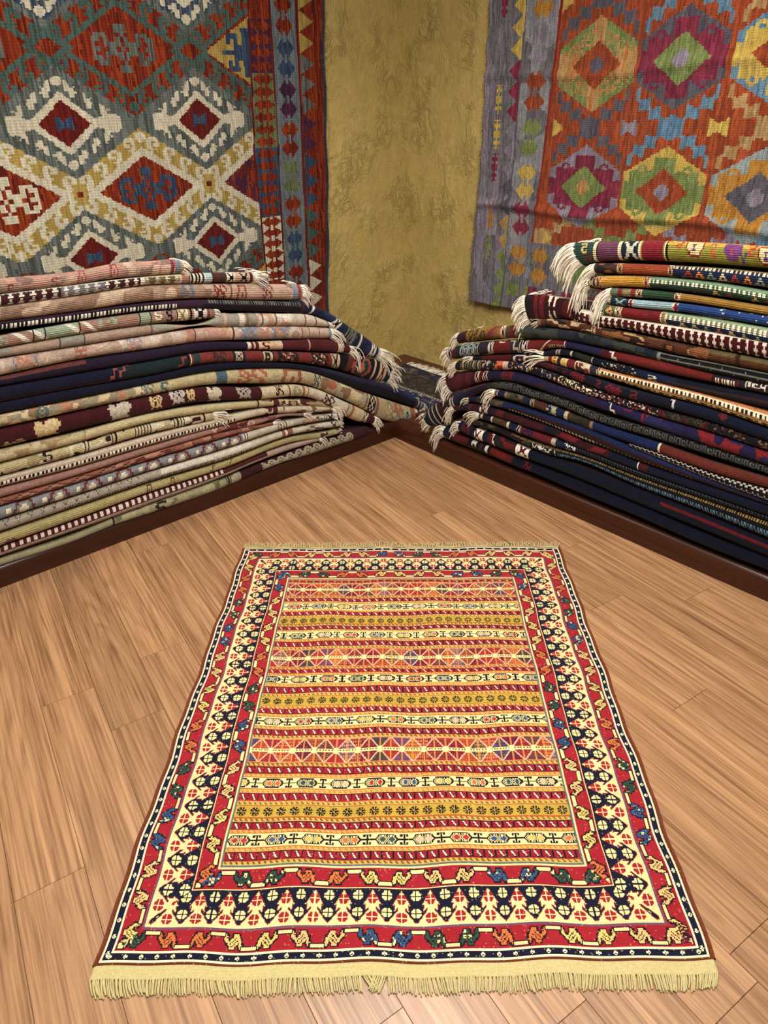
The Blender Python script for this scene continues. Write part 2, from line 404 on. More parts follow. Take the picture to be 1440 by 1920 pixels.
def folded_rug(side, idx, spec, group):
    """a rug folded over: sweep of a rounded fold lying from the stack's front back towards the wall"""
    rnd = random.Random(idx * 17 + (0 if side == 'L' else 1000))
    st = [list(s) for s in spec['st']]              # (a_top, z_top, a_bottom, z_bottom) along the wall, metres
    D = catmull(st, 24)
    cen = np.stack([(D[:, 0] + D[:, 2]) / 2, (D[:, 1] + D[:, 3]) / 2], 1)
    ln = np.concatenate([[0], np.cumsum(np.linalg.norm(np.diff(cen, axis=0), axis=1))])
    total = ln[-1]; ns = int(total / .0042)
    s = np.linspace(0, total, ns + 1)
    T = np.stack([np.interp(s, ln, D[:, 0]), np.interp(s, ln, D[:, 1])], 1)
    B = np.stack([np.interp(s, ln, D[:, 2]), np.interp(s, ln, D[:, 3])], 1)
    cc = (T + B) / 2; hv = (T - B) / 2
    # slack of soft wool: low waves in the front fold
    wav = .004 * (np.array([vnoise(np.array([x / .35]), np.array([idx * 3.1]), 5)[0] for x in s]) - .5)
    r = np.linalg.norm(hv, axis=1)
    hv = hv * .97
    depth = spec.get('d', .66) * (.97 + .06 * rnd.random())
    NA = 16
    ang = np.linspace(PI / 2, -PI / 2, NA + 1)
    prof = []                                       # (mode, n inward offset, height factor)
    prof += [(depth - .0, 1.0)] + [(.16, 1.0), (.09, 1.0), (.055, 1.0), (.03, 1.0), (.012, 1.0)]
    nt = len(prof)
    rings = []
    front_v = []
    for (n, hfac) in prof: rings.append(('f', n, hfac))
    for a in ang: rings.append(('a', math.cos(a), math.sin(a)))
    rings += [('f', .02, -1.0), ('f', .09, -1.0), ('f', depth, -1.0)]
    # back of the fold against the wall: closed by a few points
    rings += [('k', -.7, 0), ('k', 0, 0), ('k', .7, 0)]
    m = len(rings)
    plane = -DP + OFF
    P = np.zeros((ns + 1, m, 3))
    bul = np.clip(r * 1.0, .006, .024)
    for j, (k, a, b) in enumerate(rings):
        if k == 'f': n = np.full(ns + 1, a); f = b
        elif k == 'a': n = -bul * a + wav; f = b
        else: n = np.full(ns + 1, depth + .012); f = a
        q = cc + hv * f
        if side == 'L':
            P[:, j, 0] = q[:, 0]; P[:, j, 1] = plane + bul / 2 + n; P[:, j, 2] = q[:, 1]
        else:
            P[:, j, 1] = q[:, 0]; P[:, j, 0] = plane + bul / 2 + n; P[:, j, 2] = q[:, 1]
    # the piles lean back: folds sit lower at the wall than at the front
    nin = P[:, :, 1] - plane if side == 'L' else P[:, :, 0] - plane
    tilt = .26 * np.clip((P[:, :, 2] - .15) / .8, 0, 1.1) * spec.get('tl', 1.0)
    P[:, :, 2] -= np.clip(nin - .012, 0, 1) * tilt
    # v of each ring (arc fraction), negative on the top flat
    rm = float(np.mean(r)); vr = []
    for k, a, b in rings:
        if k == 'f' and b > 0: vr.append(-a / (PI * rm))
        elif k == 'a': vr.append((PI / 2 - math.asin(max(-1, min(1, b)))) / PI)
        else: vr.append(1.2)
    vr = np.array(vr)
    vm = np.array([(vr[j] + vr[(j + 1) % m]) / 2 for j in range(m)]); vm[-1] = -9
    sm_ = (s[:-1] + s[1:]) / 2
    SS = np.repeat(sm_, m); VV = np.tile(vm, ns)
    idxs = np.arange((ns + 1) * m).reshape(ns + 1, m)
    a = idxs[:-1, :]; b = np.roll(idxs, -1, axis=1)[:-1, :]; c = np.roll(idxs, -1, axis=1)[1:, :]; d = idxs[1:, :]
    F = np.stack([a, b, c, d], -1).reshape(-1, 4)
    if side == 'L': F = F[:, ::-1]
    cols = weave(SS, VV, spec['b'], spec['L']) ** (1.10 if side == 'L' else 1.16) * (1.02 if side == 'L' else 1.06)
    lum = (cols @ np.array([.25, .65, .10]))[:, None]; cols = np.clip(lum + (cols - lum) * (.78 if side == 'L' else .90), .002, 1)
    # uv in metres
    vlen = np.cumsum(np.concatenate([[0], np.linalg.norm(np.diff(P[ns // 2], axis=0), axis=1)]))
    u0 = np.repeat(s[:-1], m); u1 = np.repeat(s[1:], m)
    v0 = np.tile(vlen, ns); v1 = np.tile(np.append(vlen[1:], vlen[-1] + .02), ns)
    UV = np.stack([np.stack([u0, v0], -1), np.stack([u0, v1], -1), np.stack([u1, v1], -1), np.stack([u1, v0], -1)], 1)
    if side == 'L': UV = UV[:, ::-1]
    # caps at both ends
    verts = P.reshape(-1, 3)
    capF = []; capC = []
    for e, row in ((0, 0), (1, ns)):
        ring = idxs[row]
        half = m // 2
        lo = list(ring); 
        i, j = 0, len(lo) - 1
        quads = []
        while j - i >= 3:
            quads.append((lo[i], lo[i + 1], lo[j - 1], lo[j])); i += 1; j -= 1
        for qd in quads: capF.append(qd if (e == 0) == (side == 'L') else qd[::-1]); capC.append(nlin(spec['b']) * .8)
    F = np.vstack([F, np.array(capF)]); cols = np.vstack([cols, np.array(capC)])
    UV = np.concatenate([UV, np.zeros((len(capF), 4, 2))])
    if side == 'L': base = Vector((float(cc[ns // 2, 0]), plane + depth / 2, float(cc[:, 1].min() - r.max())))
    else: base = Vector((plane + depth / 2, float(cc[ns // 2, 0]), float(cc[:, 1].min() - r.max())))
    root = thing('folded_rug', spec['l'], 'rug', base, 0, group)
    me = mesh_np('rug_body', verts - np.array(base), F, cols, UV)
    obj('rug_body', me, M_RIB if spec.get('rib') else M_PILE, root)
    # ---- fringe at the end near the corner
    fr = spec.get('f')
    if not fr: return root
    length, count, colh, droop = fr
    colh = '%02x%02x%02x' % tuple(int(int(colh[q:q + 2], 16) * .45 + w_ * .55) for q, w_ in ((0, 250), (2, 245), (4, 232)))
    tg = cc[0] - cc[min(6, ns)]; tg = tg / np.linalg.norm(tg)
    hv0 = hv[0]; r0 = float(np.linalg.norm(hv0)); b0 = float(bul[0])
    def W(a, z, n):
        if side == 'L': return Vector((a, plane + b0 / 2 + n, z))
        return Vector((plane + b0 / 2 + n, a, z))
    paths = []
    tas = spec.get('tas', 0)
    floorz = HP + .004
    for i in range(count):
        q = i / max(1, count - 1)
        deep = rnd.random() < .30
        if deep:
            n = rnd.uniform(0, min(.16, depth * .4)); hf = rnd.uniform(.5, .98)
        else:
            an = PI / 2 - PI * (.03 + .92 * q); hf = math.sin(an) * .96; n = -b0 * .95 * math.cos(an)
        p0 = cc[0] + hv0 * hf
        d = np.array(tg); 
        p = W(p0[0] - d[0] * .006, p0[1] - d[1] * .006, n)
        L = length * rnd.uniform(.75, 1.1)
        dv = Vector((d[0], rnd.uniform(-.22, .12), d[1])) if side == 'L' else Vector((rnd.uniform(-.22, .12), d[0], d[1]))
        dv += Vector((0, 0, .25 * hf)); dv.normalize()
        if tas:                                     # knotted hanks: strands gather, then spread as they hang
            g = rnd.randrange(tas); dv = dv * .6
        pts = [p.copy()]; ng = 7; st_ = L / ng; sway = Vector((rnd.uniform(-.1, .1), rnd.uniform(-.1, .1), 0))
        for kq in range(ng):
            t = (kq + 1) / ng
            dv = (dv + Vector((0, 0, -.30 * droop * (0.5 + t))) + sway * .35 + Vector((rnd.gauss(0, .09), rnd.gauss(0, .09), rnd.gauss(0, .06)))).normalized()
            p = p + dv * st_
            fl_ = HP if (p.x > -DP and p.y > -DP) or (p.x > -DP if side == 'R' else p.y > -DP) else 0
            if p.z < fl_ + .003: p.z = fl_ + .003
            pts.append(p.copy())
        r_ = rnd.uniform(.0013, .0021) * (1.15 if length > .08 else 1)
        paths.append(([x - base for x in pts], [r_ * (1 - .25 * kq / ng) for kq in range(ng + 1)]))
    fm = tubes_mesh('fringe', paths, 5)
    o = obj('fringe', fm, fringe_mat(colh), root); o['kind'] = 'stuff'
    return root
OFF = 0.004
LEFT = [
 {'l': 'rose brown carpet with red outlined motifs, topmost of the left stack', 'st': [(-1.8814, 1.0397, -1.8899, 0.9948), (-1.906, 1.0468, -1.9156, 0.9967), (-2.0091, 1.0552, -2.0196, 1.0045), (-2.1012, 1.0641, -2.1126, 1.0129), (-2.2774, 1.0588, -2.288, 1.0164), (-2.5123, 1.0716, -2.526, 1.0237), (-2.9323, 1.0944, -2.946, 1.0368)], 'b': 'a98a74', 'L': [('bl', 0.0255, 0.6348, ['c9a98c', '8f6e66', 'b88a78'], 0.05, 0.45, 3), ('dd', 0.3799, 0.6348, -0.25, 0.02, 0.0425, '8d7f92', '8e3338'), ('m', 0.3799, 0.6348, 'SQ', 0.0467, -0.2, 0.05, {'a': 'e0b9a0', 'r': '8e2e33'}), ('o', 0.4686, 0.0242, 'HK', {'a': '8c3334'}, 0.3, 0.8), ('o', 0.3763, 0.0293, 'ARCH', {'a': 'a8443c'}, 0.05, 0.8), ('o', 0.2633, 0.0309, 'ARCH', {'a': '9c3b3c'}, 0.05, 0.75), ('o', 0.6059, 0.0194, 'HK', {'a': '7d2a2c'}, 0.45, 0.95), ('l', 0.0425, '8e3034', 0.0127), ('l', 0.0213, '7b8597', 0.017), ('l', 0.0926, 'b08068', 0.0062)], 'f': (0.045, 40, 'e0c8ac', 0.6), 'd': 0.27, 'rib': 1},
 {'l': 'white and dark red geometric flatweave rug, second in the left stack', 'st': [(-1.5754, 0.9527, -1.5808, 0.9137), (-1.7162, 0.9733, -1.7223, 0.9357), (-1.8512, 0.9891, -1.8578, 0.9528), (-2.0196, 1.0045, -2.0257, 0.9752), (-2.288, 1.0164, -2.297, 0.9804), (-2.526, 1.0237, -2.5367, 0.9866), (-2.946, 1.0366, -2.9567, 0.9975)], 'b': 'd8d0bc', 'L': [('m', 0.4849, 0.9571, 'TREE', 0.0357, 0.12, 0.9, {'a': '4a1a20'}), ('b', 0.6142, 0.7682, 'd8d0bc'), ('m', 0.6142, 0.7682, 'TREE', 0.0357, 0.12, 0.9, {'a': '77747a'}), ('b', 0.3226, 0.4727, 'cfc29b'), ('m', 0.3333, 0.4686, 'TREE', 0.0382, 0.2, 0.8, {'a': '6b5a3a'}), ('b', 0.279, 0.3226, 'a8765c'), ('stripes', 0.2232, 0.2965, ['d8cfb6', '201a1c'], 0.012), ('b', 0.1982, 0.2255, 'a9bac0'), ('b', 0.1333, 0.1982, '4b3325'), ('l', 0.1706, '6a1f26', 0.0116), ('b', 0.0954, 0.1333, 'd8cdb4'), ('o', 0.1144, 0.0285, 'X', {'a': '1c1618'}, 0.1, 0.9), ('b', 0.0124, 0.0954, 'bfa088'), ('o', 0.0567, 0.039, 'X', {'a': '1c1618'}, 0.1, 0.9), ('l', 0.0224, '59271f', 0.0148)], 'f': (0.07, 26, 'ded5c0', 0.35), 'rib': 1},
 {'l': 'tan pink carpet with faint rust motifs, third from the top of the left stack', 'st': [(-1.3525, 0.8694, -1.3594, 0.8031), (-1.4777, 0.8912, -1.4856, 0.827), (-1.6521, 0.9206, -1.6616, 0.8572), (-1.7229, 0.9317, -1.7323, 0.8734), (-2.0261, 0.9734, -2.0381, 0.9158), (-2.297, 0.9804, -2.31, 0.9282), (-2.5367, 0.9866, -2.5498, 0.9407), (-2.9567, 0.9974, -2.9698, 0.9628)], 'b': 'a98b71', 'L': [('b', 0.0, 0.4472, 'bf9f88'), ('bl', 0.0195, 1.1964, ['b89a80', '96765e', 'c8ab90'], 0.05, 0.5, 7), ('o', 0.401, 0.0607, 'LEAF', {'a': '8d352c'}, 0.1, 0.9), ('o', 0.5368, 0.0526, 'ARCH', {'a': '6f7b92'}, 0.1, 0.8), ('o', 0.3006, 0.0441, 'ARCH', {'a': '9a4c3c'}, 0.1, 0.9), ('o', 0.18, 0.0516, 'LEAF', {'a': '8d4438'}, 0.1, 0.8), ('l', 0.349, '8c5a4c', 0.0072), ('l', 0.0388, '8190a8', 0.033), ('l', 0.0195, 'a2432f', 0.0166), ('l', 0.0056, '7d8fa8', 0.0084)], 'f': (0.06, 48, 'e6dcc8', 0.9), 'rib': 1},
 {'l': 'dark purple rug with black and white checked edge, draped to the left of the corner', 'st': [(-0.9172, 0.4954, -0.9446, 0.4479), (-1.0229, 0.5831, -1.0729, 0.5111), (-1.1127, 0.6488, -1.1789, 0.6), (-1.1806, 0.7009, -1.2363, 0.6874), (-1.2633, 0.754, -1.3006, 0.7303), (-1.3603, 0.7942, -1.3816, 0.7522), (-1.4861, 0.8227, -1.4917, 0.7769), (-1.6904, 0.8621, -1.6968, 0.8208), (-1.8241, 0.887, -1.8304, 0.8512), (-2.0389, 0.9121, -2.0448, 0.8838), (-2.31, 0.9282, -2.3175, 0.8982), (-2.5498, 0.9407, -2.5579, 0.9126), (-2.9698, 0.9628, -2.9779, 0.9378)], 'b': '3a2236', 'L': [('b', -1.0, 0.5224, '1f2344'), ('h', 1.1809, 1.7354, 0.3, 0.8, '1a171c'), ('d', 1.1171, 1.7354, 0.35, 0.72, 0.0136, 'd8d2c0', '17141a'), ('h', 0.5454, 1.006, 0.42, 0.95, '1b181d'), ('d', 0.551, 0.9831, 0.05, 0.35, 0.0119, '6c6a62', '1b181d'), ('l', 0.4813, 'cfc8b8', 0.0089), ('bl', 0.0466, 0.4455, ['26305c', '2c2030'], 0.04, 0.5, 4), ('stripes', 0.2025, 0.2602, ['14141c', '74746a'], 0.012), ('b', 0.3071, 0.3493, 'cfc8b8'), ('o', 0.3283, 0.0338, 'X', {'a': '1a1620'}, 0.1, 0.9), ('m', 0.1868, 0.2411, 'KEY', 0.0255, 0.1, 0.9, {'a': '6e6b58'}), ('l', 0.1552, 'cfc8b8', 0.012), ('b', 0.0387, 0.0701, 'd8d0c0'), ('o', 0.0544, 0.0236, 'X', {'a': '1a1620'}, 0.1, 0.9), ('b', -1.0, 0.0228, 'c9c0ae')], 'f': (0.13, 46, 'e0d6bf', 0.35)},
 {'l': 'brick pink rug with pale green and white bands outlined in black, left stack', 'st': [(-1.7751, 0.8454, -1.7812, 0.8087), (-1.8113, 0.854, -1.8186, 0.8115), (-2.0456, 0.88, -2.0551, 0.8342), (-2.3189, 0.8929, -2.3296, 0.8501), (-2.5627, 0.8959, -2.5738, 0.8573), (-2.9827, 0.9012, -2.9938, 0.8697)], 'b': 'a07a66', 'L': [('b', 0.5389, 0.6738, '93a387'), ('slant', 0.6562, 0.6876, 'd8d0bc'), ('slant', 0.537, 0.5702, 'd8d0bc'), ('slant', 0.7117, 0.7422, 'd8d0bc'), ('slant', 0.4885, 0.5148, 'd8d0bc'), ('l', 0.6876, '17131a', 0.0035), ('l', 0.5333, '17131a', 0.0037), ('l', 0.6492, '17131a', 0.0035), ('o', 0.4348, 0.0659, 'ARCH', {'a': '93a387'}, 0.0, 0.55), ('b', 0.2739, 0.3112, '93a387'), ('l', 0.3132, '17131a', 0.0041), ('l', 0.2718, '17131a', 0.0042), ('o', 0.2425, 0.0295, 'HK', {'a': 'd9cfba'}, 0.1, 0.6), ('o', 0.1978, 0.0258, 'HK', {'a': '17131a'}, 0.1, 0.8), ('b', 0.1234, 0.1675, 'd3c8a4'), ('l', 0.1675, '17131a', 0.0043), ('o', 0.1455, 0.0265, 'X', {'a': '8d7a44'}, 0.2, 0.8), ('stripes', 0.0966, 0.1234, ['17131a', 'a07a66'], 0.012), ('b', 0.0418, 0.0966, 'd8cfbc'), ('o', 0.0694, 0.0456, 'X', {'a': '17131a'}, 0.0, 1.0), ('l', 0.0349, '7c3c34', 0.0092), ('o', 0.7839, 0.0232, 'HK', {'a': '93a387'}, 0.1, 0.7)], 'f': (0.03, 20, 'e6dcc8', 0.6), 'rib': 1},
 {'l': 'grey olive carpet with cream cross bands at its right end, left stack', 'st': [(-1.2272, 0.688, -1.2172, 0.6619), (-1.3261, 0.7374, -1.331, 0.6866), (-1.4923, 0.7726, -1.4988, 0.7194), (-1.6984, 0.8104, -1.7065, 0.7579), (-1.7676, 0.8189, -1.7757, 0.7693), (-1.7858, 0.8096, -1.7913, 0.7767), (-2.0551, 0.8342, -2.0627, 0.7976), (-2.3296, 0.8501, -2.3391, 0.8121), (-2.5743, 0.8556, -2.5825, 0.8267), (-2.9943, 0.865, -3.0025, 0.8517)], 'b': 'a08672', 'L': [('b', -1.0, 0.841, '989382'), ('b', 1.0976, 1.1786, '8d877a'), ('l', 1.1786, '4c4440', 0.0036), ('l', 1.0976, '4c4440', 0.0037), ('b', 1.3419, 1.3717, '8d877a'), ('l', 0.8474, '7c5b50', 0.0084), ('l', 0.5371, 'c9a08a', 0.0144), ('l', 0.4589, 'd8cfc0', 0.0249), ('l', 0.4338, '9c6250', 0.0101), ('b', 0.2147, 0.3881, 'c9c2b2'), ('bl', 0.0555, 0.3881, ['8f9aa4', 'c89a76', 'dcd4c2'], 0.04, 0.45, 6), ('l', 0.3623, '8e5a4a', 0.0078), ('l', 0.2964, '8e5a4a', 0.008), ('b', 0.0186, 0.2147, 'c9bca6'), ('l', 0.1442, '9c5c4a', 0.0086), ('l', 0.0857, '9c5c4a', 0.009), ('bl', 0.5371, 0.7443, ['b98a6e', 'aaa490'], 0.04, 0.55, 8)], 'f': (0.03, 24, 'ded6c6', 0.3)},
 {'l': 'beige pink carpet with grey blue star motifs near its fringed right end, left stack', 'st': [(-1.2146, 0.6565, -1.2185, 0.6082), (-1.3706, 0.6943, -1.3764, 0.6386), (-1.6351, 0.7461, -1.6432, 0.6896), (-1.8428, 0.7804, -1.8522, 0.7268), (-2.0631, 0.7956, -2.0737, 0.7447), (-2.3391, 0.8121, -2.351, 0.7646), (-2.5835, 0.8233, -2.5993, 0.7682), (-3.0035, 0.8425, -3.0193, 0.7744)], 'b': 'bda592', 'L': [('bl', 0.0031, 1.3878, ['c9b4a2', 'ab917f', 'b59786'], 0.05, 0.5, 9), ('o', 1.3065, 0.0691, 'LEAF', {'a': 'b87a5c'}, 0.1, 0.9), ('o', 1.3425, 0.0136, 'HK', {'a': '7b7a86'}, 0.1, 0.9), ('o', 1.2735, 0.014, 'HK', {'a': '7b7a86'}, 0.1, 0.9), ('o', 1.1226, 0.045, 'I', {'a': 'a1644c'}, 0.1, 0.9), ('o', 0.9286, 0.0656, 'LEAF', {'a': '8a8fa0'}, 0.05, 0.9), ('o', 0.9265, 0.0369, 'HK', {'a': 'b87a54'}, 0.3, 0.95), ('b', 0.6795, 0.7158, 'b07a62'), ('l', 0.6772, '5a3a32', 0.0046), ('bl', 0.5235, 0.6703, ['c99a6a', 'b88a78'], 0.04, 0.45, 12), ('l', 0.5088, '5a3a32', 0.0049), ('o', 0.4362, 0.0916, 'STAR', {'a': '7d8596'}, 0.0, 1), ('o', 0.2835, 0.1089, 'STAR', {'a': '7d8596'}, 0.0, 1), ('o', 0.2835, 0.0436, 'HK', {'a': 'c08048'}, 0.2, 0.7), ('o', 0.3585, 0.0579, 'X', {'a': 'b5836c'}, 0.1, 0.9), ('l', 0.1663, '8e4c3c', 0.0057), ('l', 0.1288, '8e4c3c', 0.0058), ('l', 0.0727, '8e4c3c', 0.006), ('l', 0.0092, '6d93b0', 0.0184)], 'f': (0.1, 40, 'e6dece', 0.7)},
 {'l': 'thin plum and navy rug with a red end and hanging tassel, left stack', 'st': [(-1.1124, 0.5558, -1.115, 0.5153), (-1.207, 0.5984, -1.2114, 0.5418), (-1.4902, 0.6553, -1.4952, 0.614), (-1.6495, 0.6819, -1.6539, 0.651), (-1.8522, 0.7268, -1.8591, 0.6871), (-2.0742, 0.7428, -2.0828, 0.7011), (-2.3514, 0.7627, -2.3625, 0.7182), (-2.6003, 0.7647, -2.6088, 0.735), (-3.0203, 0.7681, -3.0288, 0.7635)], 'b': '2a1b35', 'L': [('h', 1.2271, 1.5127, 0.0, 0.35, '66332f'), ('b', 0.0, 0.5519, '5c1d26'), ('b', 0.5416, 0.557, 'd8cdb8'), ('b', 0.5209, 0.5416, 'c9ad8c'), ('b', 0.4306, 0.5052, 'd1ae88'), ('b', 0.3868, 0.4306, 'c9ad8c'), ('o', 0.4682, 0.0373, 'HK', {'a': '5c1d26'}, 0.1, 0.9), ('l', 0.244, 'b89080', 0.0118), ('b', 0.0464, 0.079, 'd8c4a8'), ('b', 0.5287, 0.5416, '6d2228')], 'f': (0.12, 34, 'e6dece', 1.2)},
 {'l': 'navy and teal rug with a red medallion on its drooping end, left stack', 'st': [(-0.8436, 0.4084, -0.8823, 0.3115), (-0.9684, 0.456, -1.0137, 0.3639), (-1.0834, 0.5005, -1.1369, 0.4289), (-1.221, 0.5388, -1.2264, 0.4712), (-1.4162, 0.5894, -1.4213, 0.5419), (-1.6495, 0.6455, -1.6563, 0.5985), (-1.8595, 0.685, -1.8677, 0.6384), (-2.0833, 0.6991, -2.0946, 0.6447), (-2.363, 0.7163, -2.3753, 0.6674), (-2.6099, 0.7315, -2.6246, 0.6803), (-3.0299, 0.7574, -3.0446, 0.7022)], 'b': '191a33', 'L': [('b', 1.1185, 1.399, '1b2c32'), ('b', 0.3632, 1.1139, '7c2c24'), ('h', 1.4291, 1.8035, 0.72, 0.98, '803830'), ('o', 1.4151, 0.0321, 'STEP', {'a': '9a4638'}, 0.1, 0.95), ('o', 1.3746, 0.045, 'STEP', {'a': '9a4638'}, 0.0, 0.6), ('o', 1.1414, 0.041, 'STEP', {'a': '8c3a30'}, 0.2, 0.9), ('l', 1.1139, '17131a', 0.0115), ('l', 1.1047, 'cdbfa8', 0.0046), ('b', 1.0627, 1.0954, '2b3f42'), ('o', 0.9769, 0.0631, 'LEAF', {'a': '2a3133'}, 0.1, 0.9), ('o', 0.8878, 0.0606, 'MED', {'a': '232a2c', 'b': 'b8a890'}, 0.0, 0.9), ('b', 0.7142, 0.7737, '25302f'), ('o', 0.7468, 0.0432, 'MED', {'a': 'c8b088', 'b': '25302f'}, 0.1, 0.9), ('b', 0.5904, 0.6922, '20282a'), ('o', 0.6418, 0.0792, 'LEAF', {'a': '7c2c24', 'b': 'c8b088'}, 0.0, 0.9), ('o', 0.4674, 0.0986, 'LEAF', {'a': '1d2124', 'b': 'c8b088'}, 0.0, 0.95), ('b', 0.3501, 0.3954, 'c0a988'), ('o', 0.3729, 0.0324, 'X', {'a': '3a1c1c'}, 0.1, 0.9), ('b', -1.0, 0.3501, '17151d'), ('b', 0.2633, 0.3039, '6a2a24'), ('o', 0.2066, 0.1219, 'DIA', {'a': 'a04634', 'b': '22403a', 'c': 'c7603a'}, 0.0, 1), ('l', 0.1194, 'c9a58c', 0.0109), ('b', 0.0379, 0.0901, 'c9b48e'), ('o', 0.0641, 0.0335, 'X', {'a': '6a2420'}, 0.05, 0.95), ('b', 0.0038, 0.0379, '1c2c28'), ('l', 0.0, '7a2c28', 0.0114)], 'f': (0.09, 60, 'e2d8c4', 0.6)},
 {'l': 'plain midnight navy rug with purple edge sweeping down to the corner, left stack', 'st': [(-0.6304, 0.1367, -0.6543, 0.1034), (-0.6779, 0.1738, -0.7016, 0.1288), (-0.8612, 0.2892, -0.8848, 0.2293), (-1.0602, 0.3835, -1.0837, 0.3268), (-1.2543, 0.4727, -1.2669, 0.4344), (-1.4221, 0.5347, -1.4247, 0.5107), (-1.5789, 0.5807, -1.5822, 0.5553), (-1.868, 0.6363, -1.8737, 0.6041), (-2.095, 0.6427, -2.1005, 0.6162), (-2.3757, 0.6655, -2.3853, 0.6273), (-2.6246, 0.6803, -2.6354, 0.6426), (-3.0446, 0.7052, -3.0554, 0.6685)], 'b': '15172e', 'L': [('h', -1.0, 0.7402, 0.0, 0.4, '2c2240'), ('b', 0.0883, 0.2486, '1d2454'), ('h', 0.0748, 0.6744, 0.45, 1, '1c151f'), ('h', 0.0748, 0.6744, 0.42, 0.46, '6a4a3e'), ('b', -1.0, 0.0748, '2b2b30'), ('stripes', -1.0, 0.0613, ['2b2b30', 'a9a598'], 0.02)], 'f': (0.05, 22, 'd8d0bc', 0.8)},
 {'l': 'olive cream carpet with rust flowers, long end drooping to the corner, left stack', 'st': [(-0.6423, 0.097, -0.6662, 0.0323), (-0.7016, 0.1258, -0.7099, 0.0452), (-0.9029, 0.2312, -0.9177, 0.1182), (-1.0273, 0.2982, -1.0621, 0.2261), (-1.2001, 0.4021, -1.2336, 0.3415), (-1.3592, 0.49, -1.3861, 0.4307), (-1.5825, 0.553, -1.5915, 0.4852), (-1.8737, 0.6041, -1.8832, 0.5499), (-2.101, 0.6141, -2.1104, 0.5687), (-2.3853, 0.6273, -2.3964, 0.5829), (-2.6364, 0.639, -2.6489, 0.5955), (-3.0564, 0.6586, -3.0689, 0.6165)], 'b': 'b3a373', 'L': [('bl', 1.5911, 2.1071, ['b27a56', '8c6a4a', 'c2b183', '8d8468'], 0.035, 0.42, 14), ('o', 1.9721, 0.047, 'DISC', {'a': '55655f'}, 0.1, 0.9), ('b', 1.2346, 1.2839, '49616b'), ('o', 1.5803, 0.0562, 'LEAF', {'a': '65706a'}, 0.0, 0.8), ('o', 1.5124, 0.0311, 'HK', {'a': '49616b'}, 0.2, 0.9), ('o', 1.1167, 0.1473, 'LEAF', {'a': 'a85f3c'}, 0.0, 0.95), ('o', 0.9095, 0.116, 'ARCH', {'a': '9a5a3c'}, 0.1, 0.95), ('o', 0.7648, 0.0467, 'LEAF', {'a': '49565c'}, 0.2, 0.95), ('bl', 0.445, 0.738, ['a8a294', 'b0643e', '8e6a44', 'c9b888'], 0.035, 0.42, 17), ('b', 0.352, 0.4131, 'cbb98e'), ('o', 0.3848, 0.0529, 'DISC', {'a': '241f22', 'b': 'cbb98e'}, 0.05, 0.95), ('l', 0.4251, '7c5a3a', 0.008), ('l', 0.3438, '8b5c3e', 0.0207), ('b', 0.0853, 0.3146, 'b8a068'), ('o', 0.2091, 0.137, 'LEAF', {'a': '948c78', 'b': 'cdbc7a'}, 0.1, 0.95), ('o', 0.1808, 0.0815, 'STAR', {'a': 'b5713e'}, 0.0, 0.5), ('o', 0.1106, 0.0502, 'DISC', {'a': 'a9b5a4', 'b': '343436'}, 0.3, 0.9), ('b', 0.0513, 0.0853, 'a95c38'), ('b', 0.0301, 0.0513, 'd8ccae'), ('b', 0.0, 0.0301, '332a2c')], 'f': (0.05, 26, 'd8cda8', 0.8)},
 {'l': 'burgundy carpet with ragged cream blossoms and a fringed burgundy end, left stack', 'st': [(-0.9707, 0.1542, -0.9903, 0.1158), (-1.0556, 0.2186, -1.0966, 0.1646), (-1.1785, 0.2998, -1.2177, 0.2557), (-1.3142, 0.3891, -1.3456, 0.3501), (-1.4181, 0.4363, -1.424, 0.3815), (-1.6148, 0.4741, -1.6222, 0.4195), (-1.9306, 0.5529, -1.9421, 0.4896), (-2.1109, 0.5667, -2.1248, 0.4996), (-2.3973, 0.5791, -2.4135, 0.5143), (-2.6499, 0.5918, -2.6695, 0.5235), (-3.0699, 0.6131, -3.0895, 0.5389)], 'b': '4a151d', 'L': [('o', 1.6195, 0.0921, 'BLOB', {'a': 'bfa46c', 'b': 'c8b890'}, 0.1, 0.95), ('o', 1.3535, 0.0913, 'BLOB', {'a': 'b5aa98', 'b': 'c8bca4'}, 0.0, 0.9), ('o', 1.2078, 0.0574, 'BLOB', {'a': 'bda36c'}, 0.1, 0.7), ('o', 1.1178, 0.0688, 'BLOB', {'a': 'b3a99c'}, 0.0, 0.7), ('o', 1.0597, 0.0376, 'BLOB', {'a': 'bda36c'}, 0.1, 0.7), ('o', 0.9541, 0.0687, 'BLOB', {'a': 'b8ad9c', 'b': 'bda36c'}, 0.0, 0.95), ('o', 0.8122, 0.0734, 'BLOB', {'a': 'a89c8c'}, 0.0, 0.7), ('o', 1.7289, 0.077, 'BLOB', {'a': 'a98d5c'}, 0.65, 1.1), ('b', 0.0463, 0.7215, 'c1b08a'), ('o', 0.6301, 0.0452, 'LEAF', {'a': '4a151d'}, 0.0, 0.7), ('l', 0.5758, '6a5a44', 0.0058), ('o', 0.5351, 0.0473, 'DISC', {'a': '8f8768'}, 0.2, 0.8), ('l', 0.4987, '9a5a3c', 0.0124), ('l', 0.4737, '6a5a44', 0.0063), ('b', 0.1968, 0.4642, 'c8bda4'), ('o', 0.3404, 0.0731, 'LEAF', {'a': '4a151d'}, 0.2, 0.9), ('l', 0.2046, '8a6a4c', 0.0078), ('l', 0.1732, 'a0653f', 0.0158), ('b', 0.1014, 0.1534, 'c2ae7c'), ('b', 0.0463, 0.0897, '5a1d22'), ('o', 0.0701, 0.0316, 'X', {'a': 'cdbfa0'}, 0.1, 0.9)], 'f': (0.07, 44, 'e6dcc8', 0.7)},
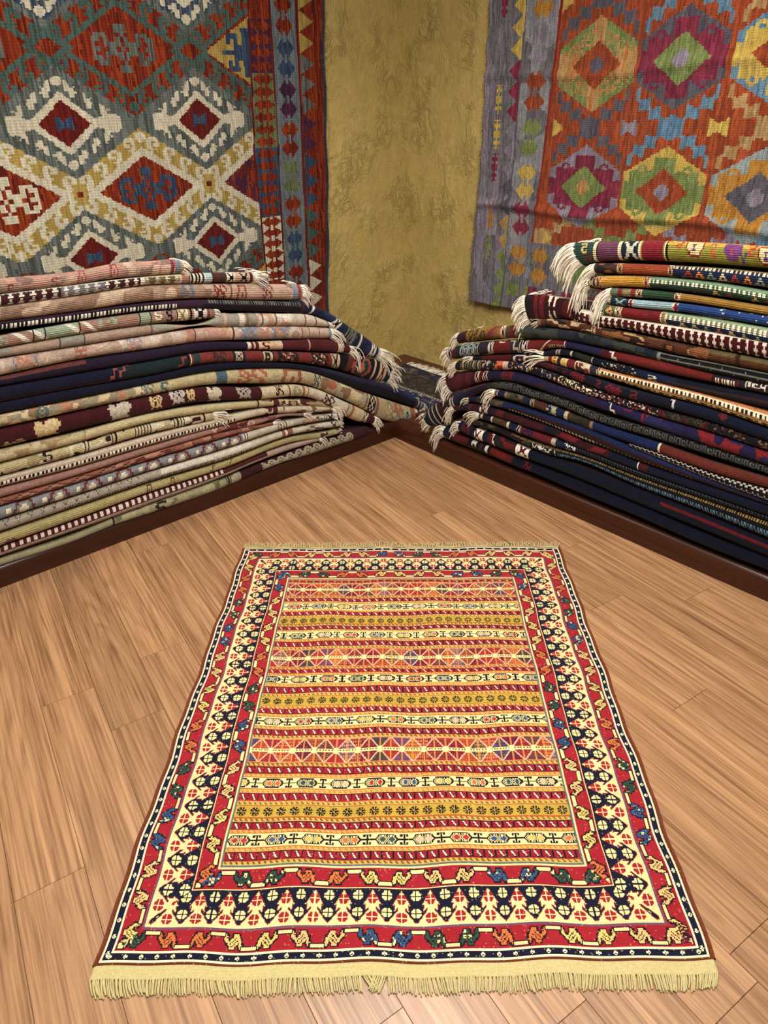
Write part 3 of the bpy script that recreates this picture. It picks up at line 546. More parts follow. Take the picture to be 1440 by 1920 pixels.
 {'l': 'plain cream carpet with a burgundy scroll near its right end, left stack', 'st': [(-1.231, 0.2923, -1.2329, 0.2682), (-1.3403, 0.3408, -1.3432, 0.3097), (-1.5188, 0.3941, -1.5227, 0.362), (-1.8, 0.4531, -1.8055, 0.4185), (-2.1253, 0.4974, -2.1328, 0.4612), (-2.4165, 0.5024, -2.426, 0.4644), (-2.6712, 0.5179, -2.6841, 0.4728), (-3.0912, 0.5436, -3.1041, 0.4868)], 'b': 'b3a474', 'L': [('bl', 1.175, 1.4712, ['9c8054', 'b9ab80', 'a8906a'], 0.05, 0.45, 21), ('l', 0.4279, '6a2a24', 0.0081), ('bl', 0.0, 0.4088, ['5a2222', 'a3855c'], 0.04, 0.5, 22), ('o', 0.2437, 0.1069, 'ARCH', {'a': 'c2b08a'}, 0.1, 1), ('b', 0.3195, 0.3478, '5a1c22')], 'f': (0.1, 30, 'ddd4c0', 1.0)},
 {'l': 'pale yellow flatweave with blocky dark brown figures and short fringe, left stack', 'st': [(-1.85, 0.4263, -1.8558, 0.3918), (-2.1337, 0.457, -2.1422, 0.416), (-2.4265, 0.4624, -2.4376, 0.4178), (-2.6852, 0.469, -2.6978, 0.4252), (-3.1052, 0.4799, -3.1178, 0.4372)], 'b': 'b9aa78', 'L': [('bl', 0.7508, 0.84, ['3a1a22'], 0.04, 0.42, 26), ('bl', 0.6, 0.7508, ['cfc7a8', 'a0905c'], 0.03, 0.5, 77), ('o', 0.6805, 0.0376, 'HK', {'a': '3a1a22'}, 0.0, 0.7), ('bl', 0.3849, 0.6, ['3a1a22', 'cfc7a8'], 0.03, 0.42, 24), ('stripes', 0.5286, 0.5447, ['3a1a22', 'c6b88c'], 0.012), ('stripes', 0.4169, 0.4464, ['3a1a22', 'c6b88c'], 0.012), ('stripes', 0.282, 0.3525, ['c6b88c', '3a1a22'], 0.01), ('bl', 0.0664, 0.282, ['3a1a22', 'cfc7a8'], 0.03, 0.42, 25), ('stripes', 0.1381, 0.1848, ['3a1a22', 'c6b88c'], 0.012), ('l', 0.0493, '3a1a22', 0.0073)], 'f': (0.08, 34, 'd9d2bc', 0.3), 'rib': 1},
 {'l': 'beige rug edged with a fine black and white dashed line, left stack', 'st': [(-1.2321, 0.2789, -1.2342, 0.2521), (-1.4049, 0.3347, -1.4086, 0.2988), (-1.6111, 0.3789, -1.6156, 0.3447), (-1.8096, 0.393, -1.8157, 0.3555), (-2.1436, 0.4095, -2.1523, 0.368), (-2.4387, 0.4138, -2.4494, 0.3707), (-2.6983, 0.4233, -2.7094, 0.3847), (-3.1183, 0.4387, -3.1294, 0.4075)], 'b': 'a9947c', 'L': [('b', 0.0, 0.5664, 'bcae92'), ('h', 0.5404, 1.484, 0.0, 0.3, 'b7aa90'), ('d', 0.5404, 1.484, 0.42, 0.62, 0.0153, 'e2dccb', '241417'), ('bl', 0.3221, 0.3925, ['5a2222'], 0.03, 0.45, 27), ('b', 0.325, 0.3477, '5a2020'), ('bl', 0.0, 0.2934, ['7b5a3e', 'cbbf9f'], 0.03, 0.48, 28)], 'f': (0.03, 16, 'ddd4c0', 0.5)},
 {'l': 'dusty pink rug with maroon figured right end, left stack', 'st': [(-1.4, 0.2937, -1.4014, 0.2807), (-1.5272, 0.3246, -1.5287, 0.312), (-1.6226, 0.334, -1.6259, 0.3093), (-1.8157, 0.3555, -1.8202, 0.3271), (-2.1527, 0.3658, -2.1587, 0.3371), (-2.45, 0.3686, -2.4577, 0.3375), (-2.7105, 0.3809, -2.7206, 0.3457), (-3.1305, 0.4006, -3.1406, 0.359)], 'b': '966d62', 'L': [('bl', 0.1511, 0.5232, ['5a2824', '8c4a3a'], 0.03, 0.5, 30), ('o', 0.2903, 0.0379, 'DISC', {'a': 'bf9a86'}, 0.1, 0.9), ('o', 0.4681, 0.0254, 'X', {'a': 'c09c88'}, 0.1, 0.9), ('b', 0.3571, 0.3963, '6b2c26')], 'f': (0.05, 18, 'c8b4a6', 0.2)},
 {'l': 'thin rust red flatweave with small dark diamonds, left stack', 'st': [(-1.568, 0.2974, -1.5692, 0.2874), (-1.8202, 0.3271, -1.8245, 0.3009), (-2.1592, 0.3349, -2.1647, 0.3082), (-2.4583, 0.3354, -2.4645, 0.3103), (-2.7211, 0.3438, -2.729, 0.3162), (-3.1411, 0.3571, -3.149, 0.3256)], 'b': '8e523e', 'L': [('m', 0.4782, 1.1576, 'DIA2', 0.102, 0.1, 1, {'a': '5b2b25', 'b': '9a6a52'}), ('bl', 0.0395, 0.7699, ['6a3026', 'a87258'], 0.03, 0.5, 31)], 'f': (0.05, 14, 'c8b4a6', 0.2)},
 {'l': 'grey blue rug with red zigzag line and little cream blossoms, left stack', 'st': [(-1.2283, 0.2449, -1.2304, 0.2177), (-1.4737, 0.2803, -1.4771, 0.2494), (-1.8252, 0.2961, -1.8326, 0.2503), (-2.1656, 0.3037, -2.1746, 0.2609), (-2.4651, 0.3082, -2.4767, 0.2617), (-2.7302, 0.3123, -2.7439, 0.2645), (-3.1502, 0.3186, -3.1639, 0.2688)], 'b': '7e8083', 'L': [('m', 0.5225, 1.5103, 'ZIG', 0.125, 0.08, 0.95, {'a': '6f322c', 'b': 'cfc7a6'}), ('h', 0.8266, 1.5103, 0.9, 1.1, '2c211c'), ('stripes', 0.4846, 0.5117, ['1c1618', 'b9b4a6'], 0.01), ('b', -1.0, 0.4846, 'b5ad98'), ('stripes', 0.2749, 0.3274, ['d2cab4', '7a5a4a', 'b5ad98', '2a2422'], 0.012), ('b', 0.1487, 0.2394, 'a8a58c'), ('o', 0.1549, 0.0798, 'DISC', {'a': 'a97a5a'}, 0.2, 0.9), ('o', 0.0864, 0.0504, 'HK', {'a': '5a5242'}, 0.1, 0.9), ('stripes', 0.0419, 0.0738, ['1c1618', 'b9b4a6'], 0.01), ('o', 0.0291, 0.0322, 'X', {'a': '2a2222'}, 0.1, 0.9)], 'f': (0.03, 18, 'ddd4c0', 0.4)},
 {'l': 'grey beige rug with a dotted stitch line and sparse sprigs, left stack', 'st': [(-1.1923, 0.1983, -1.1947, 0.1651), (-1.4783, 0.2391, -1.4818, 0.2078), (-1.833, 0.2479, -1.8409, 0.199), (-2.175, 0.2587, -2.184, 0.2154), (-2.4772, 0.2596, -2.4879, 0.2168), (-2.745, 0.2604, -2.7572, 0.2181), (-3.165, 0.2618, -3.1772, 0.22)], 'b': '9a9080', 'L': [('b', -1.0, 0.6983, 'b9b09c'), ('m', 1.0349, 1.5609, 'VEE', 0.0425, 0.05, 0.5, {'a': '5f4a42'}), ('d', 0.5113, 1.3326, 0.55, 0.78, 0.011, '4c3a34', None), ('h', 0.5113, 0.943, 0.1, 0.5, 'c6bfae'), ('b', 0.2865, 0.3458, '8b5640'), ('l', 0.3222, 'cfc3a8', 0.0119), ('bl', -1.0, 0.2865, ['6a5a48', 'c2b89c'], 0.025, 0.55, 34), ('o', 0.0461, 0.0327, 'X', {'a': '332a26'}, 0.2, 0.8)], 'f': (0.02, 12, 'ddd4c0', 0.4)},
 {'l': 'yellow olive rug with a few brown step marks, left stack', 'st': [(-1.2019, 0.1587, -1.2039, 0.1308), (-1.2706, 0.1625, -1.2729, 0.1349), (-1.483, 0.1973, -1.4859, 0.171), (-1.8421, 0.1916, -1.8468, 0.1619), (-2.1855, 0.2085, -2.1937, 0.1692), (-2.4895, 0.2103, -2.5009, 0.1647), (-2.7596, 0.2099, -2.7731, 0.1628), (-3.1796, 0.2093, -3.1931, 0.1598)], 'b': 'a89a5e', 'L': [('o', 1.5336, 0.0482, 'TREE', {'a': '7a4a34'}, 0.5, 0.9), ('o', 0.9946, 0.0231, 'ARCH', {'a': '6e382c'}, 0.1, 0.9), ('o', 0.8912, 0.024, 'ARCH', {'a': '6e382c'}, 0.1, 0.9), ('o', 0.7046, 0.0309, 'STEP', {'a': '6e4a34'}, 0.1, 0.9), ('o', 0.6098, 0.0269, 'STEP', {'a': '6e4a34'}, 0.0, 0.6), ('bl', -1.0, 0.1206, ['4a3a2c', 'b9a77c'], 0.03, 0.5, 35)], 'f': (0.02, 10, 'ddd4c0', 0.4), 'rib': 1},
 {'l': 'mauve beige rug with maroon band of white squares, low in the left stack', 'st': [(-1.3233, 0.1505, -1.3252, 0.1286), (-1.4865, 0.1657, -1.4898, 0.1365), (-1.6676, 0.1675, -1.6722, 0.1341), (-1.8472, 0.1595, -1.8533, 0.122), (-2.1941, 0.1669, -2.2044, 0.1178), (-2.5015, 0.1626, -2.5125, 0.1186), (-2.7737, 0.1607, -2.7844, 0.1234), (-3.1937, 0.158, -3.2044, 0.1309)], 'b': 'a58c80', 'L': [('h', 0.3031, 1.4555, 0.0, 0.5, '4d211f'), ('d', 0.5267, 1.4555, 0.1, 0.42, 0.0255, 'c9b4a8', '4d211f')], 'f': (0.06, 22, 'ddd4c0', 1.0)},
 {'l': 'bottom rug of the left stack, olive cream with a maroon scrolling floral end', 'st': [(-1.0226, 0.1107, -1.0246, 0.0699), (-1.0856, 0.115, -1.0884, 0.0659), (-1.2312, 0.122, -1.2351, 0.0713), (-1.4419, 0.1265, -1.4471, 0.0776), (-1.5033, 0.1243, -1.5078, 0.084), (-1.651, 0.1215, -1.6563, 0.0822), (-1.8541, 0.1169, -1.8618, 0.0688), (-2.2044, 0.1178, -2.2133, 0.0752), (-2.3637, 0.1159, -2.3716, 0.0815), (-2.5164, 0.1031, -2.523, 0.0763), (-2.7874, 0.113, -2.7952, 0.0857), (-3.2074, 0.1284, -3.2152, 0.1003)], 'b': '8f8a64', 'L': [('bl', 0.7802, 1.3335, ['6a6446', '9d976f'], 0.03, 0.55, 36), ('stripes', 0.8021, 0.8294, ['2a2220', '8f8a64'], 0.01), ('o', 1.1383, 0.0478, 'HK', {'a': '2f2522'}, 0.2, 0.9), ('b', -1.0, 0.7525, '40191e'), ('m', 0.105, 0.639, 'DISC', 0.051, 0.05, 0.95, {'a': '9a9078', 'b': '6a5a48'}), ('l', 0.7802, '9a9078', 0.0111), ('stripes', 1.3313, 1.3446, ['3a2a22', '8f8a64'], 0.01)], 'f': None}
]
RIGHT = [
 {'l': 'thick rug banded teal, plum, navy, red and lime, topmost of the right stack', 'st': [(-1.8324, 1.0772, -1.8815, 1.0023), (-1.914, 1.0871, -1.9285, 1.0189), (-1.9877, 1.0961, -2.0021, 1.033), (-2.2003, 1.1187, -2.2126, 1.0563), (-2.5064, 1.1342, -2.5211, 1.0749), (-2.9264, 1.1553, -2.9411, 1.1005)], 'b': '8c8a2c', 'L': [('b', -1.0, 0.0809, '2e4a44'), ('o', 0.0503, 0.044, 'LEAF', {'a': '6a3a2c'}, 0.45, 0.95), ('o', 0.0415, 0.0221, 'HK', {'a': 'c8b070'}, 0.1, 0.5), ('l', 0.083, 'd8c8a0', 0.0108), ('l', 0.0895, '1d1618', 0.0043), ('b', 0.0916, 0.1753, '6b3f58'), ('l', 0.1793, 'd8c8a0', 0.0102), ('b', 0.1854, 0.2511, '1e2a3e'), ('o', 0.2196, 0.0517, 'X', {'a': 'c9c8ae'}, 0.05, 0.8), ('l', 0.253, 'd8c8a0', 0.0097), ('b', 0.2588, 0.3383, '85202c'), ('l', 0.3438, 'd8c8a0', 0.0074), ('l', 0.3493, '1d1618', 0.0037), ('h', 0.3512, 9.0, -0.6, 0.25, 'c09a3c'), ('o', 0.3893, 0.0252, 'HK', {'a': 'b04a34'}, 0.0, 0.4), ('o', 0.4424, 0.0592, 'HEX', {'a': 'd8c68e', 'b': '6a4a70', 'r': '8a2a2c'}, 0.0, 0.62), ('o', 0.5611, 0.0548, 'HEX', {'a': '77477c', 'b': 'b0485a', 'r': '77477c'}, 0.05, 0.7), ('o', 0.502, 0.0168, 'HK', {'a': 'b05a3c'}, 0.1, 0.6), ('o', 0.5946, 0.0188, 'X', {'a': '5a4a78'}, 0.4, 0.9), ('o', 0.618, 0.0279, 'HK', {'a': 'b04a34'}, 0.0, 0.5), ('o', 0.6608, 0.0522, 'HEX', {'a': 'd8c68e', 'b': '6a4a70', 'r': '8a2a2c'}, 0.1, 0.8), ('d', 0.3621, 9.0, 0.86, 0.94, 0.0082, 'c0a070', None)], 'f': (0.13, 110, 'e6dfcb', 1.1), 'd': 0.5, 'rib': 1},
 {'l': 'navy rug with orange band and white dotted edge, second in the right stack, tassels hanging', 'st': [(-1.9309, 1.0174, -1.9357, 0.9852), (-2.03, 1.0293, -2.0358, 0.9947), (-2.233, 1.0471, -2.2401, 1.0114), (-2.3808, 1.0574, -2.3898, 1.0171), (-2.5244, 1.0618, -2.5351, 1.0189), (-2.9444, 1.0746, -2.9551, 1.0243)], 'b': '1c2a4a', 'L': [('b', -1.0, 0.096, '53382c'), ('bl', 0.0022, 0.096, ['2a2a36', 'a0603a'], 0.03, 0.45, 41), ('b', 0.096, 0.1186, 'c2a478'), ('o', 0.1083, 0.0164, 'X', {'a': '5a3a2c'}, 0.1, 0.9), ('b', 0.1186, 0.2861, '9c4a20'), ('b', 0.2842, 0.3045, 'c2a478'), ('o', 0.2953, 0.0147, 'X', {'a': '5a3a2c'}, 0.1, 0.9), ('h', 0.3045, 9.0, -0.5, 0.3, '8c7450'), ('d', 0.3045, 9.0, 0.1, 0.3, 0.0136, 'd8d2bc', '3a3430'), ('mm', 0.3318, 9.0, 'TRI', 0.0374, 0.4, 0.8, ['c9b48c', '9a3a2c', 'c97a34', '8c9a80'])], 'f': (0.16, 60, 'e0d6bc', 1.6), 'rib': 1, 'tas': 2},
 {'l': 'rug with yellow end and sage green length, third in the right stack', 'st': [(-1.9156, 0.9697, -1.9215, 0.9294), (-2.0366, 0.9894, -2.0427, 0.9525), (-2.1462, 1.0022, -2.1534, 0.9632), (-2.3559, 1.0156, -2.3652, 0.9728), (-2.5369, 1.0115, -2.5462, 0.974), (-2.9569, 1.0019, -2.9662, 0.9768)], 'b': '2f4a3c', 'L': [('b', -1.0, 0.0376, '3a3024'), ('o', 0.0156, 0.0311, 'X', {'a': 'b0a070'}, 0.1, 0.9), ('b', 0.0354, 0.0572, 'c2a478'), ('o', 0.0464, 0.0174, 'X', {'a': '7a2a2c'}, 0.1, 0.9), ('b', 0.0572, 0.222, 'c0912a'), ('b', 0.222, 0.2435, 'c2a478'), ('o', 0.2318, 0.0156, 'X', {'a': '7a2a2c'}, 0.1, 0.9), ('h', 0.2435, 9.0, -0.5, 0.42, '7d9a7c'), ('d', 0.2435, 9.0, 0.3, 0.5, 0.015, 'ddd8c0', '5a6a4c'), ('mm', 0.3923, 9.0, 'TRI', 0.0408, 0.58, 0.95, ['8a3a30', '3a3a50', 'c9a868'])], 'f': (0.14, 40, 'e0d6bc', 1.7), 'rib': 1, 'tas': 1},
 {'l': 'rug with a dark green band followed by mustard, fourth in the right stack', 'st': [(-2.0078, 0.9438, -2.0124, 0.915), (-2.1248, 0.9555, -2.1298, 0.9278), (-2.2627, 0.9639, -2.2677, 0.939), (-2.5477, 0.968, -2.5542, 0.9421), (-2.9677, 0.9739, -2.9742, 0.9468)], 'b': 'a07c30', 'L': [('b', -1.0, 0.1058, '6a8262'), ('b', 0.0318, 0.0485, '8c2a30'), ('b', 0.0568, 0.1018, 'a88044'), ('o', 0.0794, 0.0368, 'X', {'a': '6a8262'}, 0.1, 0.9), ('b', 0.0835, 0.1018, '8c2a30'), ('b', 0.1038, 0.1258, 'cbb48c'), ('o', 0.1158, 0.016, 'X', {'a': '5c2a2c'}, 0.1, 0.9), ('b', 0.1258, 0.2431, '35543c'), ('b', 0.2431, 0.2634, 'cbb48c'), ('o', 0.2523, 0.0148, 'X', {'a': '5c2a2c'}, 0.1, 0.9)], 'f': (0.13, 60, 'e2dac4', 1.7), 'rib': 1, 'tas': 1},
 {'l': 'rug with pale blue band followed by bright blue, fifth in the right stack', 'st': [(-2.0063, 0.9123, -2.0098, 0.8904), (-2.1069, 0.9188, -2.1115, 0.8923), (-2.2745, 0.9332, -2.2799, 0.9064), (-2.5545, 0.9406, -2.5618, 0.9115), (-2.9745, 0.9517, -2.9818, 0.9191)], 'b': '2a4a82', 'L': [('b', -1.0, 0.013, 'b8bc98'), ('b', 0.013, 0.0847, '25344c'), ('o', 0.0492, 0.0422, 'X', {'a': '8fae9c'}, 0.1, 0.9), ('b', 0.0847, 0.1012, 'd0c4ac'), ('o', 0.093, 0.0144, 'DIA2', {'a': '7a1c24', 'b': '7a1c24'}, 0.0, 1), ('b', 0.1012, 0.2457, '93aeb4'), ('b', 0.2457, 0.2661, 'd0c4ac'), ('o', 0.2568, 0.0167, 'DIA2', {'a': '7a1c24', 'b': '7a1c24'}, 0.0, 1), ('sp', 0.3864, 9.0, ['b4c4d0'], 0.06), ('h', 0.3156, 9.0, 0.88, 1.1, 'b8b094')], 'f': None, 'rib': 1},
 {'l': 'rug with deep red band then pale green over navy, sixth in the right stack', 'st': [(-1.9886, 0.8851, -1.9944, 0.8481), (-2.0643, 0.8863, -2.0704, 0.8501), (-2.2247, 0.897, -2.2323, 0.8573), (-2.3977, 0.9047, -2.4075, 0.8605), (-2.5629, 0.9069, -2.5753, 0.8571), (-2.9829, 0.9124, -2.9953, 0.8485)], 'b': '1c2c4c', 'L': [('b', -1.0, 0.0567, '5c7a5a'), ('o', 0.0329, 0.0391, 'DIA2', {'a': '7a2a26', 'b': 'c9a868'}, 0.1, 0.9), ('b', 0.0567, 0.078, 'd0c0a0'), ('o', 0.0674, 0.0171, 'X', {'a': '6a3a2c'}, 0.1, 0.9), ('b', 0.078, 0.2256, '7c1a22'), ('b', 0.2256, 0.2469, 'd0c4a8'), ('o', 0.2373, 0.0154, 'DISC', {'a': '8c7a44', 'b': '8c7a44'}, 0.1, 0.9), ('h', 0.2469, 9.0, -0.5, 0.34, '93aa84'), ('d', 0.2469, 9.0, 0.24, 0.48, 0.0163, 'ddd8c0', '7c7a5c'), ('mm', 0.2849, 9.0, 'TRI', 0.0408, 0.58, 0.95, ['a8a880', '8c9a80', 'b5603c', 'c9b48c'])], 'f': (0.05, 16, 'e2dac4', 1.2), 'rib': 1},
 {'l': 'maroon rug with white edge of dark red lozenges, right stack', 'st': [(-1.6291, 0.8621, -1.669, 0.7557), (-1.691, 0.8736, -1.7126, 0.77), (-1.8164, 0.873, -1.8253, 0.8027), (-1.9029, 0.8499, -1.9099, 0.7999), (-2.1015, 0.8538, -2.1087, 0.812), (-2.2982, 0.8624, -2.3087, 0.8109), (-2.5714, 0.8727, -2.5859, 0.8145), (-2.9914, 0.8887, -3.0059, 0.82)], 'b': '3a1018', 'L': [('b', 0.0094, 0.0359, '23161f'), ('b', 0.0464, 0.0927, '6c1c22'), ('l', 0.0672, '3a1018', 0.0077), ('b', 0.1078, 0.1501, 'd4c4b4'), ('m', 0.1078, 0.1501, 'DIA2', 0.0238, 0.0, 1, {'a': '3a1018', 'b': '3a1018'}), ('b', 0.182, 0.2243, '5c161c'), ('h', 0.2561, 9.0, -0.4, 0.9, 'cfc4b4'), ('h', 0.2561, 9.0, 0.88, 1.1, '3a1018'), ('m', 0.2561, 9.0, 'LOZ', 0.0258, 0.25, 0.85, {'a': '4a0f18'})], 'f': (0.09, 90, 'eae3d0', 1.0)},
 {'l': 'brown rug with beige blocky figures and stubby brown fringe, right stack', 'st': [(-1.7084, 0.7839, -1.7118, 0.753), (-1.8378, 0.8009, -1.8422, 0.7672), (-2.1103, 0.8028, -2.1167, 0.7659), (-2.262, 0.805, -2.2696, 0.7661), (-2.4189, 0.809, -2.4279, 0.7685), (-2.5867, 0.8113, -2.5958, 0.7745), (-3.0067, 0.8172, -3.0158, 0.7896)], 'b': '5c3622', 'L': [('b', 0.0, 0.0207, '8a6a50'), ('bl', 0.0438, 0.2725, ['c8a884', '2c1a1a'], 0.03, 0.5, 45), ('bl', 0.2725, 0.6965, ['b8936a', '3c2218', '8a5a34'], 0.04, 0.47, 46), ('stripes', 0.2541, 0.2725, ['c8a884', '5c3622'], 0.01), ('b', 0.6965, 9.0, '5c3a20'), ('h', 0.6965, 9.0, 0.0, 0.35, '6a5c3c'), ('stripes', 0.7801, 0.797, ['5c3a20', '3c2418'], 0.02)], 'f': (0.04, 22, '8c7a60', 0.4), 'rib': 1},
 {'l': 'charcoal rug with a yellow and green figured end and lattice edging, right stack', 'st': [(-1.2803, 0.6418, -1.2821, 0.594), (-1.3403, 0.6675, -1.3429, 0.6137), (-1.4903, 0.7118, -1.4942, 0.6583), (-1.6567, 0.7449, -1.6619, 0.6919), (-1.8352, 0.7638, -1.8406, 0.7216), (-2.116, 0.7696, -2.1224, 0.7323), (-2.2409, 0.7618, -2.2468, 0.7311), (-2.4279, 0.7685, -2.4355, 0.7343), (-2.5962, 0.7729, -2.6051, 0.7373), (-3.0162, 0.7839, -3.0251, 0.7445)], 'b': '262a33', 'L': [('b', -1.0, 0.0646, '3f1c2a'), ('b', 0.0646, 0.2657, '8c6c22'), ('o', 0.1067, 0.0641, 'LEAF', {'a': '4a3a28'}, 0.1, 0.95), ('o', 0.1635, 0.0373, 'DISC', {'a': '3a3226'}, 0.3, 0.9), ('slant', 0.1912, 0.2305, '7c3c34'), ('slant', 0.2186, 0.2481, '8c4c3c'), ('b', 0.2657, 0.2887, 'd0b8a8'), ('o', 0.2801, 0.0202, 'X', {'a': '5a1c24'}, 0.05, 0.95), ('b', 0.2887, 0.3865, '4a4a30'), ('b', 0.3115, 0.3508, '6c2222'), ('o', 0.3591, 0.0276, 'ARCH', {'a': '3f6a4c'}, 0.05, 0.9), ('b', 0.3865, 0.4267, '3a3c38'), ('bl', 0.4267, 0.9682, ['31343c', '1d2230', '3c4038'], 0.03, 0.5, 48), ('h', 0.9703, 9.0, 0.0, 1, '15151a'), ('m', 0.9703, 9.0, 'LAT', 0.0748, 0.05, 0.95, {'a': '6c6c62'}), ('b', 0.9662, 0.9783, '74746a')], 'f': (0.07, 40, 'e0d2bc', 0.8)},
 {'l': 'long rug of figured bands, then purple navy, then brick red, right stack', 'st': [(-1.2162, 0.5632, -1.2416, 0.5089), (-1.2987, 0.5902, -1.301, 0.5346), (-1.4144, 0.6283, -1.4178, 0.5724), (-1.6701, 0.6914, -1.6755, 0.6376), (-1.8231, 0.7222, -1.8272, 0.6895), (-2.0291, 0.7261, -2.0343, 0.6932), (-2.2461, 0.7347, -2.2538, 0.6946), (-2.4328, 0.7301, -2.4389, 0.7024), (-2.6051, 0.7373, -2.6124, 0.7078), (-3.0251, 0.7547, -3.0324, 0.7209)], 'b': '6c211e', 'L': [('b', -1.0, 0.0018, '1c1820'), ('b', 0.0054, 0.0303, 'c8bcae'), ('o', 0.0196, 0.0213, 'X', {'a': '2a1a1e'}, 0.1, 0.9), ('b', 0.0303, 0.0549, '5a2018'), ('b', 0.0549, 0.198, '25282c'), ('m', 0.0859, 0.1851, 'KEY', 0.034, 0.05, 0.95, {'a': '9aa8a8'}), ('l', 0.0859, 'a8aCa4', 0.0068), ('l', 0.1916, 'c8bcb0', 0.0064), ('b', 0.198, 0.2539, '332c3c'), ('b', 0.2539, 0.2812, 'c8bcb0'), ('o', 0.2692, 0.0243, 'X', {'a': '1d1a1e'}, 0.0, 1), ('b', 0.2812, 0.3727, '6c1f1f'), ('o', 0.326, 0.0413, 'HK', {'a': 'd0c0b0'}, 0.0, 0.25), ('b', 0.3727, 0.4266, '33332f'), ('o', 0.3956, 0.0511, 'STEP', {'a': 'b0a8a0'}, 0.05, 0.9), ('b', 0.4266, 0.4653, '1c181c'), ('o', 0.446, 0.0276, 'X', {'a': 'c8bcb0'}, 0.05, 0.95), ('l', 0.4266, 'c8bcb0', 0.0056), ('l', 0.4653, 'd0b0a0', 0.0055), ('slant', 0.5511, 0.5667, 'c8b09c'), ('d', 0.5693, 0.6453, 0.5, 0.75, 0.0095, 'b89a84', '3a2020'), ('l', 0.6453, 'c8bcb0', 0.0074), ('b', 0.6502, 0.8021, '26254a'), ('b', 0.8021, 0.8471, '47202a'), ('o', 0.8582, 0.031, 'STEP', {'a': 'cfc4b8'}, 0.1, 0.95), ('b', 0.8736, 1.2277, '6c221f'), ('b', 1.2277, 1.2384, '2c2018'), ('stripes', 1.2402, 1.3116, ['cfc4ae', '4a2420'], 0.008), ('h', 1.2348, 9.0, 0.0, 0.3, '2a2236'), ('b', 1.315, 9.0, '2c2230'), ('m', 1.3386, 9.0, 'KEY', 0.0612, 0.0, 0.6, {'a': 'c8c0ac'}), ('h', 1.3116, 9.0, 0.6, 1, '43301f')], 'f': (0.07, 38, 'e6dece', 0.8)},
 {'l': 'dark rug with a deep red stretch right under the long banded rug, right stack', 'st': [(-1.3714, 0.555, -1.3723, 0.5383), (-1.4785, 0.5833, -1.4801, 0.5601), (-1.5939, 0.6132, -1.5966, 0.5818), (-1.7025, 0.6391, -1.7062, 0.6044), (-1.8203, 0.6838, -1.8231, 0.661), (-1.9781, 0.6847, -1.9816, 0.6609), (-2.1735, 0.6833, -2.1786, 0.655), (-2.4019, 0.6876, -2.4084, 0.6574), (-2.6132, 0.7045, -2.6235, 0.6631), (-3.0332, 0.7382, -3.0435, 0.6744)], 'b': '15172a', 'L': [('b', 0.048, 0.0638, '1c1a20'), ('b', 0.0638, 0.2291, '55151a'), ('b', 0.2291, 0.319, '14131a'), ('o', 0.2746, 0.0675, 'MED', {'a': 'b8b0a8', 'b': '4a1a1c'}, 0.1, 1), ('stripes', 0.4502, 0.4813, ['15172a', '9a8c84'], 0.012), ('l', 0.531, 'b8b0a0', 0.0074), ('b', 0.5457, 0.6221, '2c2c26'), ('l', 0.6245, 'a8a494', 0.007), ('sp', 0.6686, 0.8124, ['a8a494', '4a2420'], 0.2), ('b', 0.8145, 0.9648, '182444'), ('o', 0.875, 0.0327, 'HK', {'a': 'b8b89c'}, 0.3, 0.8), ('h', 0.9254, 9.0, 0.35, 0.55, '3a2622'), ('d', 0.9452, 9.0, 0.6, 0.85, 0.0136, '26262c', '10101a')], 'f': (0.06, 24, 'e6dece', 0.3)},
 {'l': 'orange tan rug with black and white dotted edge and cream figured end, right stack', 'st': [(-1.7541, 0.6546, -1.7577, 0.6227), (-1.8318, 0.6523, -1.8357, 0.6209), (-1.9536, 0.6586, -1.9598, 0.6161), (-2.013, 0.6537, -2.0182, 0.6198), (-2.2605, 0.6596, -2.2691, 0.6147), (-2.4076, 0.661, -2.4169, 0.618), (-2.6256, 0.6548, -2.6382, 0.6042), (-3.0456, 0.6427, -3.0582, 0.5776)], 'b': '8a6636', 'L': [('b', -1.0, 0.0263, 'bfae8c'), ('b', 0.0263, 0.0419, '6c2420'), ('b', 0.0419, 0.0676, 'c8b088'), ('o', 0.0548, 0.0232, 'DISC', {'a': 'c09a3c', 'b': '8c2a24'}, 0.1, 0.9), ('b', 0.0676, 0.0829, '3a2018'), ('b', 0.0829, 0.113, 'c9b892'), ('o', 0.098, 0.0226, 'DISC', {'a': 'c0a03c', 'b': 'c0a03c'}, 0.1, 0.9), ('b', 0.113, 0.1525, '6c241e'), ('b', 0.1525, 0.2198, 'cdbfa4'), ('bl', 0.1574, 0.2151, ['4a1c20', '7a3a2c'], 0.025, 0.48, 51), ('b', 0.2198, 0.248, '34343e'), ('b', 0.248, 0.2642, 'c4ac84'), ('o', 0.255, 0.0139, 'X', {'a': '3a2018'}, 0.0, 1), ('h', 0.2642, 9.0, -0.4, 0.3, 'b87a48'), ('h', 0.2642, 9.0, 0.28, 0.5, 'd8cdb0'), ('d', 0.2642, 9.0, 0.31, 0.47, 0.015, '33241c', 'd8cdb0'), ('m', 0.3166, 9.0, 'ORN', 0.051, 0.56, 1, {'a': 'b59450', 'b': '4a3218', 'c': 'd8cdb0'})], 'f': (0.09, 40, 'e6dcc2', 0.3)},
